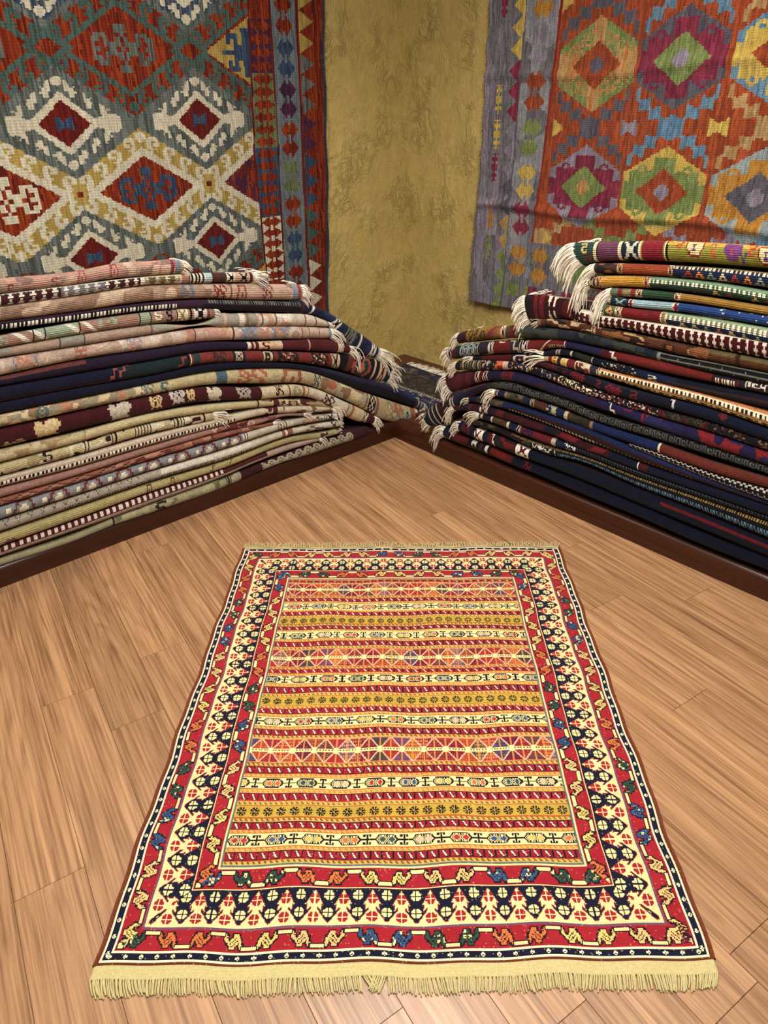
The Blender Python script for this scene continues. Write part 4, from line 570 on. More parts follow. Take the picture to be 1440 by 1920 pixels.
 {'l': 'navy rug scattered with red flowers and one white zigzag mark, right stack', 'st': [(-1.6837, 0.6105, -1.6861, 0.5864), (-1.7843, 0.62, -1.7875, 0.5922), (-1.9188, 0.6147, -1.9237, 0.5795), (-2.078, 0.6035, -2.0841, 0.5656), (-2.2702, 0.6091, -2.2778, 0.5693), (-2.4176, 0.6144, -2.427, 0.5708), (-2.6395, 0.5991, -2.6497, 0.558), (-3.0595, 0.5701, -3.0697, 0.5339)], 'b': '15192e', 'L': [('bl', 0.0, 0.1535, ['5a1c22', '1c1c34'], 0.03, 0.5, 53), ('o', 0.1092, 0.0367, 'LEAF', {'a': '6c2024'}, 0.1, 0.9), ('o', 0.1791, 0.0255, 'HK', {'a': '5c1c22'}, 0.1, 0.8), ('o', 0.2419, 0.0694, 'BLOB', {'a': '741e24'}, 0.1, 0.95), ('o', 0.3341, 0.0237, 'HK', {'a': '741e24'}, 0.1, 0.7), ('o', 0.4017, 0.0682, 'BLOB', {'a': '741e24'}, 0.1, 0.95), ('o', 0.4855, 0.0259, 'HK', {'a': '741e24'}, 0.1, 0.7), ('o', 0.6384, 0.0277, 'STEP', {'a': 'd6cec4'}, 0.05, 0.95), ('h', 0.6424, 9.0, -0.2, 1, '151d36'), ('h', 0.6503, 9.0, 0.88, 0.95, '6a4c38'), ('o', 0.8152, 0.0366, 'TREE', {'a': '6c2428'}, 0.1, 0.5)], 'f': None, 'rib': 1},
 {'l': 'speckled dark rug of black, cream and gold flecks with fringe, right stack', 'st': [(-1.2753, 0.5115, -1.2769, 0.4692), (-1.4281, 0.5556, -1.4312, 0.5057), (-1.6441, 0.5903, -1.6477, 0.5524), (-1.8407, 0.5808, -1.845, 0.5466), (-1.9245, 0.5732, -1.9291, 0.5397), (-2.1228, 0.5634, -2.1278, 0.5334), (-2.2793, 0.5617, -2.2848, 0.5328), (-2.4278, 0.5672, -2.4349, 0.534), (-2.6497, 0.558, -2.657, 0.5286), (-3.0697, 0.5408, -3.077, 0.5184)], 'b': '1b1a22', 'L': [('b', -1.0, 0.0375, '24181c'), ('b', 0.0577, 0.117, '5c5230'), ('stripes', 0.0375, 0.165, ['24202a', '6c6244', '1c1a20', 'a09884'], 0.012), ('sp', 0.165, 0.563, ['c0b8a8', '6a2a2c', '31507c', 'c08a4c'], 0.4), ('b', 0.2837, 0.3159, 'c4b09a'), ('bl', 0.2419, 0.2866, ['8c2a24', 'c86a3c'], 0.03, 0.4, 55), ('sp', 0.5707, 0.6652, ['c4a868', 'd8ccac', '3a3a2c'], 0.6), ('sp', 0.6652, 0.7262, ['d8ccac', '4a2a22'], 0.5), ('sp', 0.7262, 1.0053, ['7c2a30', 'b8a094'], 0.4), ('mm', 1.0073, 1.1914, 'DISC', 0.0272, 0.1, 0.9, ['4c4438', '5c2024', '3c3428']), ('sp', 1.2008, 9.0, ['7a5c40', '4a2a22'], 0.35)], 'f': (0.07, 36, 'd8ccb0', 0.8)},
 {'l': 'fat crimson and purple rug with faded red blossoms and white tassels, right stack', 'st': [(-1.2025, 0.431, -1.2466, 0.3534), (-1.294, 0.4607, -1.3138, 0.3866), (-1.4373, 0.5072, -1.4405, 0.4566), (-1.6088, 0.5408, -1.6127, 0.4973), (-1.8458, 0.5402, -1.8515, 0.4947), (-2.0887, 0.5373, -2.096, 0.4924), (-2.2852, 0.5309, -2.2938, 0.4862), (-2.4353, 0.5322, -2.4457, 0.4837), (-2.6578, 0.5252, -2.6692, 0.4796), (-3.0778, 0.5119, -3.0892, 0.4719)], 'b': '262046', 'L': [('b', -1.0, 0.2545, '4a141e'), ('bl', 0.0404, 0.1886, ['2a1a34', '5c1c24'], 0.03, 0.5, 57), ('b', 0.192, 0.2669, '581620'), ('o', 0.2056, 0.027, 'ARCH', {'a': 'd6c8bc'}, 0.05, 0.95), ('o', 0.2545, 0.0282, 'ARCH', {'a': 'd6c8bc'}, 0.0, 0.95), ('b', 0.2669, 0.3464, '241c38'), ('b', 0.3493, 0.4082, '641c24'), ('o', 0.376, 0.0413, 'DIA2', {'a': '2c1c34', 'b': '641c24'}, 0.1, 0.9), ('bl', 0.4709, 0.8898, ['3a1a30', '2c2450'], 0.05, 0.55, 58), ('o', 0.8852, 0.0323, 'STEP', {'a': 'e0d8ce'}, 0.05, 0.95), ('bl', 0.9127, 9.0, ['7c1f26', '2c2854'], 0.05, 0.47, 60), ('l', 1.0149, '7c1f26', 0.0087)], 'f': (0.1, 40, 'ece6da', 1.3)},
 {'l': 'charcoal rug with grey key pattern, its end drooping into the corner, right stack', 'st': [(-1.0593, 0.1978, -1.1056, 0.1402), (-1.1412, 0.2712, -1.216, 0.1878), (-1.2301, 0.3225, -1.2672, 0.2604), (-1.3627, 0.4094, -1.3937, 0.3794), (-1.4777, 0.461, -1.4796, 0.4321), (-1.6044, 0.4928, -1.6078, 0.4533), (-1.7184, 0.4869, -1.7218, 0.4552), (-1.8515, 0.4947, -1.8564, 0.4552), (-1.9968, 0.4769, -2.0018, 0.4429), (-2.2941, 0.4843, -2.3009, 0.4488), (-2.4533, 0.4842, -2.4606, 0.4503), (-2.6696, 0.4778, -2.6762, 0.4513), (-3.0896, 0.4656, -3.0962, 0.4532)], 'b': '191b1f', 'L': [('b', -1.0, 0.04, '141a30'), ('o', 0.009, 0.0356, 'DISC', {'a': '9a9a94', 'b': '141a30'}, 0.05, 0.35), ('stripes', 0.04, 0.1279, ['1c1418', 'b0a89a', '331820'], 0.018), ('b', 0.1279, 0.2071, '33161c'), ('stripes', 0.2071, 0.2418, ['1c1418', 'b0a89a'], 0.018), ('b', 0.2418, 0.3217, '171b30'), ('b', 0.3217, 0.4688, '5a1c22'), ('h', 0.2418, 0.479, 0.3, 0.7, '191f38'), ('b', 0.479, 0.5107, '2a2a2c'), ('m', 0.5107, 9.0, 'KEY', 0.0476, 0.05, 0.7, {'a': '52534f'}), ('h', 0.73, 9.0, 0.7, 1.1, '131517'), ('h', 0.73, 9.0, 0.8, 0.88, '3a3f3c'), ('sp', 0.5261, 1.4292, ['5c2a30'], 0.04)], 'f': (0.06, 40, 'e6dec6', 0.5)},
 {'l': 'navy and olive banded rug turning blue then rust red, white tassel, right stack', 'st': [(-1.51, 0.4399, -1.5121, 0.411), (-1.5848, 0.4473, -1.5875, 0.4141), (-1.6743, 0.4518, -1.6779, 0.4147), (-1.8575, 0.4463, -1.8622, 0.4085), (-2.0171, 0.4385, -2.0225, 0.402), (-2.3032, 0.437, -2.3105, 0.399), (-2.4894, 0.4317, -2.4977, 0.3937), (-2.6793, 0.4388, -2.6878, 0.4047), (-3.0993, 0.4544, -3.1078, 0.429)], 'b': '6a2f22', 'L': [('b', -1.0, 0.0244, 'b8b09c'), ('o', 0.0122, 0.0183, 'X', {'a': '3a3a34'}, 0.1, 0.9), ('b', 0.0244, 0.0634, '1d2644'), ('l', 0.0694, '8c7c64', 0.0119), ('b', 0.0783, 0.1596, '4c4834'), ('bl', 0.0783, 0.1596, ['2c2a26', '6a6448'], 0.025, 0.5, 61), ('b', 0.1624, 0.2022, '1e2848'), ('b', 0.2022, 0.2246, 'a8a088'), ('o', 0.2134, 0.0168, 'X', {'a': '2a2a24'}, 0.1, 0.9), ('b', 0.2246, 0.285, '5c2f1c'), ('o', 0.2522, 0.0385, 'TRI', {'a': '3c3c30'}, 0.1, 0.9), ('b', 0.285, 0.3359, '1c2440'), ('sp', 0.285, 0.3359, ['b8b4a0'], 0.3), ('b', 0.3093, 0.3306, 'a8a48c'), ('b', 0.3359, 0.3753, '1e2848'), ('b', 0.3753, 0.3909, 'c0b494'), ('b', 0.3909, 0.4969, '613420'), ('bl', 0.3961, 0.492, ['25302c', '3c3c30'], 0.03, 0.45, 62), ('b', 0.4969, 0.5092, '8c7454'), ('b', 0.5092, 0.7857, '1b2a58'), ('l', 0.7899, 'd8ccae', 0.0064)], 'f': (0.09, 44, 'e6deca', 0.9), 'rib': 1},
 {'l': 'thin black and white lattice edged rug below the rust red one, right stack', 'st': [(-2.1796, 0.4008, -2.1817, 0.3883), (-2.3101, 0.401, -2.314, 0.3809), (-2.4977, 0.3937, -2.5036, 0.3668), (-2.6883, 0.4029, -2.6986, 0.3611), (-3.1083, 0.4231, -3.1186, 0.3485)], 'b': '14131a', 'L': [('m', 0.0, 9.0, 'XX', 0.019, 0.15, 1, {'a': 'b0a8a0'}), ('h', 0.0, 9.0, 0.0, 0.1, '5a3a2a')], 'f': None},
 {'l': 'rug with navy stripe and a row of white dots, dark end fringed, right stack', 'st': [(-1.3581, 0.3674, -1.3594, 0.3419), (-1.4608, 0.3848, -1.4627, 0.355), (-1.5979, 0.3974, -1.6005, 0.3662), (-1.7273, 0.4023, -1.7312, 0.3651), (-1.9894, 0.4099, -1.9983, 0.3485), (-2.1885, 0.3883, -2.1965, 0.3422), (-2.314, 0.3809, -2.321, 0.3443), (-2.4722, 0.3697, -2.4776, 0.3443), (-2.6986, 0.3611, -2.7023, 0.3464), (-3.1186, 0.3451, -3.1223, 0.3503)], 'b': '192a52', 'L': [('b', 0.0, 0.0133, '5a1c22'), ('b', 0.0199, 0.0559, '171d34'), ('b', 0.0559, 0.2061, '4a4230'), ('bl', 0.0559, 0.2061, ['2a2a26', '5c5440'], 0.025, 0.5, 64), ('b', 0.2061, 0.245, '1c2a50'), ('h', 0.2421, 9.0, 0.55, 1.1, '100f16'), ('d', 0.2421, 0.6865, 0.6, 0.8, 0.0163, 'e0dccc', '100f16'), ('d', 0.6865, 1.0848, 0.6, 0.78, 0.0163, '8a7a58', '100f16'), ('h', 0.2421, 9.0, 0.35, 0.56, '34181c')], 'f': (0.06, 26, 'e2dac6', 0.7)},
 {'l': 'maroon rug with red scrolling flowers and one white corner mark, right stack', 'st': [(-1.2725, 0.3075, -1.2737, 0.2731), (-1.4409, 0.3464, -1.4432, 0.3085), (-1.6018, 0.3517, -1.6046, 0.3176), (-1.7321, 0.3557, -1.7361, 0.3179), (-1.8684, 0.3588, -1.873, 0.3223), (-1.9481, 0.3463, -1.953, 0.3103), (-2.096, 0.3463, -2.1022, 0.3072), (-2.2349, 0.3401, -2.2413, 0.3044), (-2.4776, 0.3443, -2.4857, 0.3069), (-2.7023, 0.3464, -2.7115, 0.3095), (-3.1223, 0.3503, -3.1315, 0.3143)], 'b': '3c151d', 'L': [('b', 0.0, 0.0558, '4a1622'), ('b', 0.0558, 0.1302, '231a28'), ('b', 0.0967, 0.1169, '551c24'), ('b', 0.1664, 0.2144, 'cfc4b6'), ('o', 0.189, 0.0384, 'X', {'a': '4a141c'}, 0.1, 0.9), ('b', 0.2144, 0.2582, '2a1826'), ('b', 0.2644, 0.3011, '5c1c22'), ('b', 0.3433, 0.5319, '42161e'), ('b', 0.5319, 0.5591, '171c30'), ('bl', 0.5591, 0.8432, ['6c1f28', '2a1820'], 0.03, 0.48, 66), ('b', 0.8432, 0.9703, '151a30'), ('l', 0.9658, 'd8ccc0', 0.0068), ('b', 0.9725, 1.0055, '4c1a20'), ('b', 1.0055, 9.0, '141a30')], 'f': (0.1, 60, 'e4dac4', 1.1)},
 {'l': 'rug with blue tipped end, olive and crimson bands and grey ticked length, right stack', 'st': [(-1.4239, 0.3055, -1.4254, 0.2799), (-1.5283, 0.3153, -1.5309, 0.2803), (-1.6642, 0.3156, -1.6679, 0.2767), (-1.842, 0.3123, -1.8462, 0.2773), (-1.9579, 0.3119, -1.9613, 0.287), (-2.2413, 0.3044, -2.2451, 0.2832), (-2.4857, 0.3069, -2.4895, 0.2891), (-2.7115, 0.3095, -2.7156, 0.2928), (-3.1315, 0.3143, -3.1356, 0.2996)], 'b': '15141a', 'L': [('b', -1.0, 0.013, '3f6078'), ('b', 0.0162, 0.0291, 'c8b898'), ('b', 0.0291, 0.0801, '1f1c34'), ('l', 0.0832, 'cfc4b0', 0.0094), ('b', 0.0895, 0.1728, '4c4630'), ('slant', 0.1299, 0.1545, '5c2420'), ('l', 0.1789, 'c8bca8', 0.0091), ('b', 0.1849, 0.2268, '22244a'), ('b', 0.2268, 0.2474, 'b8ac94'), ('o', 0.2356, 0.0177, 'X', {'a': '1c1a20'}, 0.1, 0.9), ('b', 0.2474, 0.4141, '6c1f2a'), ('o', 0.2852, 0.0693, 'LEAF', {'a': '1f2450'}, 0.0, 0.7), ('b', 0.4141, 0.4357, 'b8ac94'), ('b', 0.4357, 0.5352, '232a44'), ('sp', 0.4677, 0.5301, ['d8d4c8'], 0.4), ('m', 0.5352, 9.0, 'TICK', 0.0122, 0.1, 0.75, {'a': '40464e'})], 'f': (0.09, 40, 'e8e0cc', 0.6)},
 {'l': 'dark rug with a light blue ladder stripe and tan stitched edge, right stack', 'st': [(-1.3969, 0.2583, -1.398, 0.2374), (-1.5319, 0.2677, -1.5335, 0.2449), (-1.6928, 0.262, -1.6954, 0.235), (-1.8607, 0.2699, -1.8647, 0.2369), (-1.9626, 0.2778, -1.966, 0.2526), (-2.2459, 0.2789, -2.2528, 0.2404), (-2.4904, 0.2851, -2.5003, 0.2389), (-2.717, 0.2872, -2.7311, 0.2306), (-3.137, 0.291, -3.1511, 0.2152)], 'b': '15131a', 'L': [('b', -1.0, 0.1355, '33301f'), ('bl', -1.0, 0.1355, ['14141c', '4a442c'], 0.025, 0.5, 68), ('b', 0.1386, 0.2882, '2a1420'), ('o', 0.3116, 0.0407, 'DISC', {'a': '4a483a', 'b': '15131a'}, 0.2, 0.9), ('sp', 0.3462, 0.4738, ['e0e0da', 'a8b0b0'], 0.5), ('m', 0.4738, 9.0, 'LAD', 0.0109, 0.45, 0.95, {'a': '5a8296'}), ('d', 0.2282, 9.0, -0.1, 0.22, 0.0095, '8c7444', '2c2218')], 'f': None},
 {'l': 'navy and red rug with white boxed flowers, second lowest in the right stack', 'st': [(-1.3035, 0.2223, -1.3052, 0.1791), (-1.4055, 0.2237, -1.4084, 0.1707), (-1.4807, 0.2258, -1.4843, 0.171), (-1.6274, 0.2282, -1.6325, 0.1701), (-1.7258, 0.2223, -1.7309, 0.1729), (-1.9686, 0.2342, -1.9766, 0.1759), (-2.254, 0.2339, -2.2656, 0.1686), (-2.5016, 0.2329, -2.5161, 0.1655), (-2.732, 0.2268, -2.7483, 0.1615), (-3.152, 0.2158, -3.1683, 0.1544)], 'b': '12172c', 'L': [('b', -1.0, 0.0243, '161d38'), ('b', 0.0243, 0.0791, '581a1c'), ('o', 0.0518, 0.0342, 'ARCH', {'a': '381420'}, 0.1, 0.9), ('b', 0.0791, 0.1093, '141a2e'), ('b', 0.1093, 0.162, 'dcd4c6'), ('o', 0.1259, 0.0331, 'X', {'a': '5a161e'}, 0.15, 0.75), ('b', 0.162, 0.1879, '151a30'), ('b', 0.1879, 0.22, '581a1c'), ('o', 0.22, 0.0255, 'STEP', {'a': 'dcd4c6'}, 0.0, 0.9), ('b', 0.2327, 0.3439, '2a2326'), ('bl', 0.2578, 0.3439, ['6c1c1e', '221c20'], 0.03, 0.45, 70), ('b', 0.353, 0.4241, 'dcd4c6'), ('o', 0.3918, 0.0474, 'X', {'a': '5a161e'}, 0.05, 0.6), ('h', 0.4241, 0.79, 0.85, 1.1, 'cfc4b0'), ('h', 0.79, 9.0, 0.93, 1.1, '8a7458'), ('h', 1.0444, 9.0, 0.3, 0.42, '64191c'), ('h', 0.4443, 9.0, -0.2, 0.1, '2c1618')], 'f': (0.08, 30, 'e8e0d0', 1.0)},
 {'l': 'bottom rug of the right stack, midnight navy, white tassel over the plinth edge', 'st': [(-1.2056, 0.1679, -1.2068, 0.1203), (-1.278, 0.154, -1.2794, 0.1152), (-1.4023, 0.1579, -1.4041, 0.1255), (-1.4981, 0.1595, -1.5008, 0.1198), (-1.6338, 0.1548, -1.6374, 0.1137), (-1.7526, 0.1599, -1.757, 0.1174), (-1.9726, 0.1669, -1.98, 0.1122), (-2.2664, 0.1642, -2.2756, 0.1131), (-2.5188, 0.1531, -2.5287, 0.1072), (-2.7487, 0.1596, -2.7604, 0.1127), (-3.1687, 0.1716, -3.1804, 0.1229)], 'b': '11142a', 'L': [('b', -1.0, 0.0368, '182240'), ('b', 0.0658, 0.1638, '581619'), ('b', 0.191, 0.218, 'd0c4ba'), ('o', 0.2045, 0.0202, 'DISC', {'a': '3a141c', 'b': '3a141c'}, 0.4, 1), ('b', 0.238, 0.258, '581619'), ('b', 0.2711, 0.2908, 'd0c4ba'), ('b', 0.307, 0.4242, '6c1718'), ('bl', 0.3993, 0.5204, ['5c1a1e'], 0.03, 0.5, 72), ('o', 0.5262, 0.0411, 'LEAF', {'a': '6c1a1c'}, 0.2, 0.9)], 'f': (0.13, 44, 'f0ebde', 1.3)}
]
for i, sp in enumerate(LEFT): folded_rug('L', i, sp, 'folded rugs in the left stack')
for i, sp in enumerate(RIGHT): folded_rug('R', i, sp, 'folded rugs in the right stack')

# ---------------------------------------------------------------- woven grids
def grid_cloth(name, fn_pos, nu, nv, col, uvm):
    """fn_pos(a,b)->(n,3) ; col (nu*nv,3) row major in b ; uvm metres (w,h)"""
    a, b = np.meshgrid(np.linspace(0, 1, nu + 1), np.linspace(0, 1, nv + 1))
    V = fn_pos(a.ravel(), b.ravel())
    I = np.arange((nu + 1) * (nv + 1)).reshape(nv + 1, nu + 1)
    F = np.stack([I[:-1, :-1], I[:-1, 1:], I[1:, 1:], I[1:, :-1]], -1).reshape(-1, 4)
    ua = a * uvm[0]; vb = b * uvm[1]
    uv = np.stack([ua, vb], -1)
    UV = np.stack([uv[:-1, :-1], uv[:-1, 1:], uv[1:, 1:], uv[1:, :-1]], 2).reshape(-1, 4, 2)
    return mesh_np(name, V, F, col, UV)
def thick(o, t):
    md = o.modifiers.new('thickness', 'SOLIDIFY'); md.thickness = t; md.offset = -1

def streak(u, v, seed, run=.07):
    """threads of uneven dye: streaks that run along v"""
    iu = np.floor(u / .006); off = h2(iu, iu * 0, seed)
    return h2(iu, np.floor(v / run + off * 7), seed + 1)

HOOK = ["..####.", ".######", ".##..##", ".##.###", ".###...", "..###..", "..##..."]
HOOKA = np.array([[c == '#' for c in r] for r in HOOK])
def hook_hit(ax, az, x0, z0, cs, flip=False):
    h, w = HOOKA.shape
    i = np.floor((ax - x0) / cs + w / 2).astype(int); j = np.floor((z0 - az) / cs + h / 2).astype(int)
    ok = (i >= 0) & (i < w) & (j >= 0) & (j < h)
    ii = np.clip(i, 0, w - 1)
    if flip: ii = w - 1 - ii
    return ok & HOOKA[np.clip(j, 0, h - 1), ii]
def lens_pair(x, z, zc, hw, hh):
    a = np.minimum(np.abs(z - zc - hh), np.abs(z - zc + hh))
    body = np.abs(x) < hw * (1 - .75 * (a / hh))
    notch = (np.abs(x) < hw * .16) & (np.abs(np.abs(z - zc) - hh) > hh * .55)
    return body & (a < hh) & ~notch

SL = .733
def left_kilim():
    x0, z0, z1 = -2.78, .42, 2.32
    edge = lambda z: np.interp(z, [.5, .93, 1.99, 2.4], [-.628, -.588, -.531, -.51])
    nu, nv = 400, 430
    fx = (np.arange(nu) + .5) / nu; fz = (np.arange(nv) + .5) / nv
    A, Bz = np.meshgrid(fx, fz); A = A.ravel(); Z = z0 + Bz.ravel() * (z1 - z0)
    X = x0 + A * (edge(Z) - x0)
    # quantise to the weave so that edges step like a kilim's
    Xq = np.round(X / .0075) * .0075; Zq = np.round(Z / .0055) * .0055
    st = streak(X, Z, 21, .10); st2 = streak(X, Z, 33, .05)
    def pal(hs, s=st):
        cs = np.array([nlin(h) for h in hs]); return cs[np.minimum((s * len(hs)).astype(int), len(hs) - 1)]
    RUST = pal(['6e2415', '8a3218', '5a1c14', '96401c', '7a2a18']); GREY = pal(['585e5c', '646b68', '484f4c', '6e7470']); WHITE = pal(['cdc6b0', 'd6cfb9', 'c4bca6'])
    GOLD = pal(['a8904c', 'b29a55', '9c8444']); GREEN = pal(['465a50', '4e665c', '384c48', '446062']); BLUE = pal(['33465f', '2c3c58', '40566e']); RED = pal(['621a18', '702018', '551616'])
    PURP = pal(['46233f', '562a44', '3a1f38']); SAGE = pal(['66704c', '5a6646', '747a58'])
    col = GREY.copy()
    def near(c0, per): return Xq - (np.round((Xq - c0) / per) * per + c0)
    per = .622
    dG = near(-1.602, per); dK = near(-1.915, per)
    SG = .60
    MEDAL = ["......aaa......", "......aaa......", ".aaa...a...aaa.", "aa.a..a.a..a.aa", "a..aaaa.aaaa..a", "aa..aa.a.aa..aa", "a..aaaa.aaaa..a", "aa.a..a.a..a.aa", ".aaa...a...aaa.", "......aaa......", "......aaa......"]
    WEDGE = ["......aa", "..aaa.aa", "..a.a.aa", "....aaaa", ".aaaaaaa", "....aaaa", "..a.a.aa", "..aaa.aa", "......aa"]
    TILES['MEDAL'] = MEDAL; TILES['WEDGE'] = WEDGE
    def medallion(dx, dz, w, h, t='MEDAL'):
        u = dx / w + .5; v = dz / h + .5
        ok = (u >= 0) & (u < 1) & (v >= 0) & (v < 1)
        return ok & (tile_hit(t, np.clip(u, 0, .999), np.clip(v, 0, .999)) == ord('a'))
    # gold rows
    for zc in (1.222,):
        adx, adz = np.abs(dG), np.abs(Zq - zc); g = SG * adx + adz
        kx, kz = np.abs(dK), np.abs(Zq - zc)
        zone = (g < .247)
        col[zone] = GOLD[zone]
        hk = np.zeros(len(X), bool)
        for k in range(4): hk |= hook_hit(adx, adz, .050 + k * .074, .208 - SG * (.050 + k * .074), .0098)
        hk |= (adx < .022) & (np.abs(adz - .212) < .024 - .6 * adx)
        w = zone & (hk | (g < .172)); col[w] = WHITE[w]
        core = g < .137; col[core] = RUST[core]
        ki_ = np.round((Xq + 1.602) / per)
        m = core & medallion(dG, Zq - zc, .27, .175)
        col[m] = BLUE[m]; ml = m & (ki_ == -1); col[ml] = WHITE[ml]
        mr = core & (ki_ == 1); col[mr & m] = RUST[mr & m]; mr &= (st2 > .5); col[mr] = PURP[mr]
        kn = (kx < .014) & (kz < .012); col[kn] = RUST[kn]
    # red and green rows
    for zc in (1.76, .70, 2.30):
        adx, adz = np.abs(dG), np.abs(Zq - zc); g = SG * adx + adz
        kx, kz = np.abs(dK), np.abs(Zq - zc)
        zone = (g < .247)
        col[zone] = RUST[zone]
        ring = zone & (g > .152) & (g < .176); col[ring] = GREEN[ring]
        hk = np.zeros(len(X), bool)
        for k in range(4): hk |= hook_hit(adx, adz, .050 + k * .074, .208 - SG * (.050 + k * .074), .0098)
        hk |= (adx < .022) & (np.abs(adz - .212) < .024 - .6 * adx)
        hk &= zone & (g > .15); col[hk] = GREEN[hk]
        kd = SG * kx + kz; kk = kd < .062; col[kk] = GREEN[kk]; kk = kd < .034; col[kk] = RUST[kk]
        m = (g < .137) & medallion(dG, Zq - zc, .27, .175); col[m] = GREY[m]
        # gold cornered wedge at the border
        wd = (Xq > -1.215) & (np.abs(Zq - zc) < (Xq + 1.215) * .58); col[wd] = GOLD[wd]
        wh = wd & medallion(Xq + 1.065, Zq - zc, .17, .19, 'WEDGE'); col[wh] = BLUE[wh]
    # grey rows with white hooks
    for zc, blue in ((2.03, 1), (1.492, 0), (.962, 0)):
        adx, adz = np.abs(dK), np.abs(Zq - zc); g = .64 * adx + adz; g2 = .78 * adx + adz
        zone = (g < .187) & (adx < .245)
        zz = zone | ((np.abs(Zq - zc) < .024) & (adx > .2))
        col[zz] = GREY[zz]
        if blue: z3 = zone & (st2 > .45); col[z3] = BLUE[z3]
        hk = np.zeros(len(X), bool)
        for k in range(3): hk |= hook_hit(adx, adz, .058 + k * .062, .134 - k * .041, .0108)
        hk |= (adx < .020) & (np.abs(adz - .155) < .022 - .6 * adx)
        hk |= (adx > .125) & (adx < .236) & (adz < .014 + (adx - .125) * .24)
        w = (zone & hk & (g < .176)) | (g2 < .118); col[w] = WHITE[w]
        c = g2 < .086; col[c] = RED[c]
        bt = c & (adx < .04) & (adz < .012 + adx * .45) ; col[bt] = BLUE[bt] if not blue else GREY[bt]
    # side borders (they lean with the hang of the cloth)
    b0 = np.interp(Z, [.5, .76, 1.357, 1.965, 2.4], [-1.03, -1.022, -1.012, -.966, -.94]); b1 = np.interp(Z, [.5, .69, 1.35, 1.97, 2.4], [-.918, -.907, -.872, -.847, -.83]); b2 = np.interp(Z, [.5, .67, 1.4, 1.98, 2.4], [-.762, -.753, -.724, -.695, -.68])
    in1 = X > b0; col[in1] = RUST[in1]
    c1 = (b0 + b1) / 2; 
    band = ['p', 's', 's', 'b', 'b', 'w', 'w', 'p']; cmap = {'p': PURP, 's': SAGE, 'b': BLUE, 'w': WHITE, 'r': RUST, 'g': GREY, 'y': GOLD, 't': GREEN}
    ks = {-4: 'w', -3: 'w', -2: 'w', -1: 'b', 0: 'b', 1: 'b', 2: 's', 3: 's', 4: 's', 5: 'p', 6: 'p', 7: 'r', 8: 'p'}
    pz = .107
    kz = np.round((Z - 1.2) / pz).astype(int)
    for k, cc_ in ks.items():
        inv = in1 & (X < b1) & (kz == k)
        hit = inv & ~lens_pair(X - c1, Z, 1.2 + k * pz, .062, pz * .25)
        col[hit] = cmap[cc_][hit]
    in2 = X > b1; col[in2] = GREY[in2]
    LG = pal(['69747a', '737f84', '5e686e']); col[in2] = LG[in2]
    c2 = (b1 + b2) / 2; pz = .174
    seq = {4: 'r', 3: 'b', 2: 'p', 1: 'r', 0: 's', -1: 'r', -2: 'b', -3: 'r', -4: 'b', 5: 'b', 6: 'r'}
    for k, cc_ in seq.items():
        hit = in2 & lens_pair(X - c2, Z, 1.22 + k * pz, .052, .042); col[hit] = cmap[cc_][hit]
    in3 = X > b2; col[in3] = RUST[in3]
    tz = np.mod(Z / .088, 1); tk = np.floor(Z / .088).astype(int)
    tri = in3 & (X - b2 > .012) & (X - b2 < .022 + .075 * (1 - np.abs(tz - .55) / .45)) & ~((X - b2 > .04) & (tz < .25))
    tc = {22: 'y', 21: 'y', 20: 'y', 19: 'g', 18: 'g', 17: 'g', 16: 'p', 15: 'p', 14: 'b', 13: 'b', 12: 'b', 11: 't', 10: 't', 9: 't', 8: 'w', 7: 'w', 23: 'b', 24: 'b', 6: 'w'}
    for k, cc_ in tc.items(): hit = tri & (tk == k); col[hit] = cmap[cc_][hit]
    for bb in (b0, b1, b2): ln = np.abs(X - bb) < .005; col[ln] = RED[ln]
    sel = X > edge(Z) - .014; col[sel] = nlin('3a3c44')
    vv = 1 + .26 * (streak(X, Z, 77, .03) - .5) + .14 * (vnoise(X / .1, Z / .05, 6) - .5)
    col = col * vv[:, None] * .86
    def pos(a, b):
        z = z0 + b * (z1 - z0); x = x0 + a * (edge(z) - x0)
        y = -.016 - .006 * np.sin(x * 7 + z * 2) * np.sin(z * 3.1 + 1) - .004 * np.sin(x * 23 + np.sin(z * 9)) * np.clip(1 - (z - .5), 0, 1) - .003 * vnoise(x / .05, z / .08, 4)
        y -= .012 * np.exp(-((x - edge(z) + .33) / .03) ** 2) * np.clip((1.3 - z), 0, 1)
        x = x + .006 * np.sin(z * 11) * (a > .8) * 0 + .004 * np.sin(z * 17) * np.clip((a - .96) / .04, 0, 1)
        return np.stack([x, y, z], 1)
    root = thing('kilim_wall_hanging', 'rust, grey and cream kilim with hooked diamonds, hanging on the left wall', 'rug', (-1.6, 0, z0))
    me = grid_cloth('kilim_body', pos, nu, nv, col, (2.2, z1 - z0)); me.transform(Matrix.Translation((1.6, 0, -z0)))
    o = obj('kilim_body', me, M_KIL_L, root); thick(o, .004)
    # overcast selvedge along the right edge
    zz = np.linspace(z0, z1, 160)
    pts = [Vector((float(edge(z)) + .004 * math.sin(z * 17) + 1.6, -.018, z - z0)) for z in zz]
    paths = [(pts, [.0045] * len(pts))]
    rnd = random.Random(5)
    for i in range(90):
        z = rnd.uniform(z0 + .05, z1); x = float(edge(z)) + 1.6
        L = rnd.uniform(.006, .02); p = Vector((x + .002, -.018, z - z0)); q = p + Vector((L, rnd.uniform(-.004, .004), -L * rnd.uniform(-.2, .7)))
        paths.append(([p, (p + q) / 2 + Vector((0, 0, .001)), q], [.0008, .0007, .0004]))
    obj('selvedge', tubes_mesh('selvedge', paths, 4), M_YARN, root)
left_kilim()

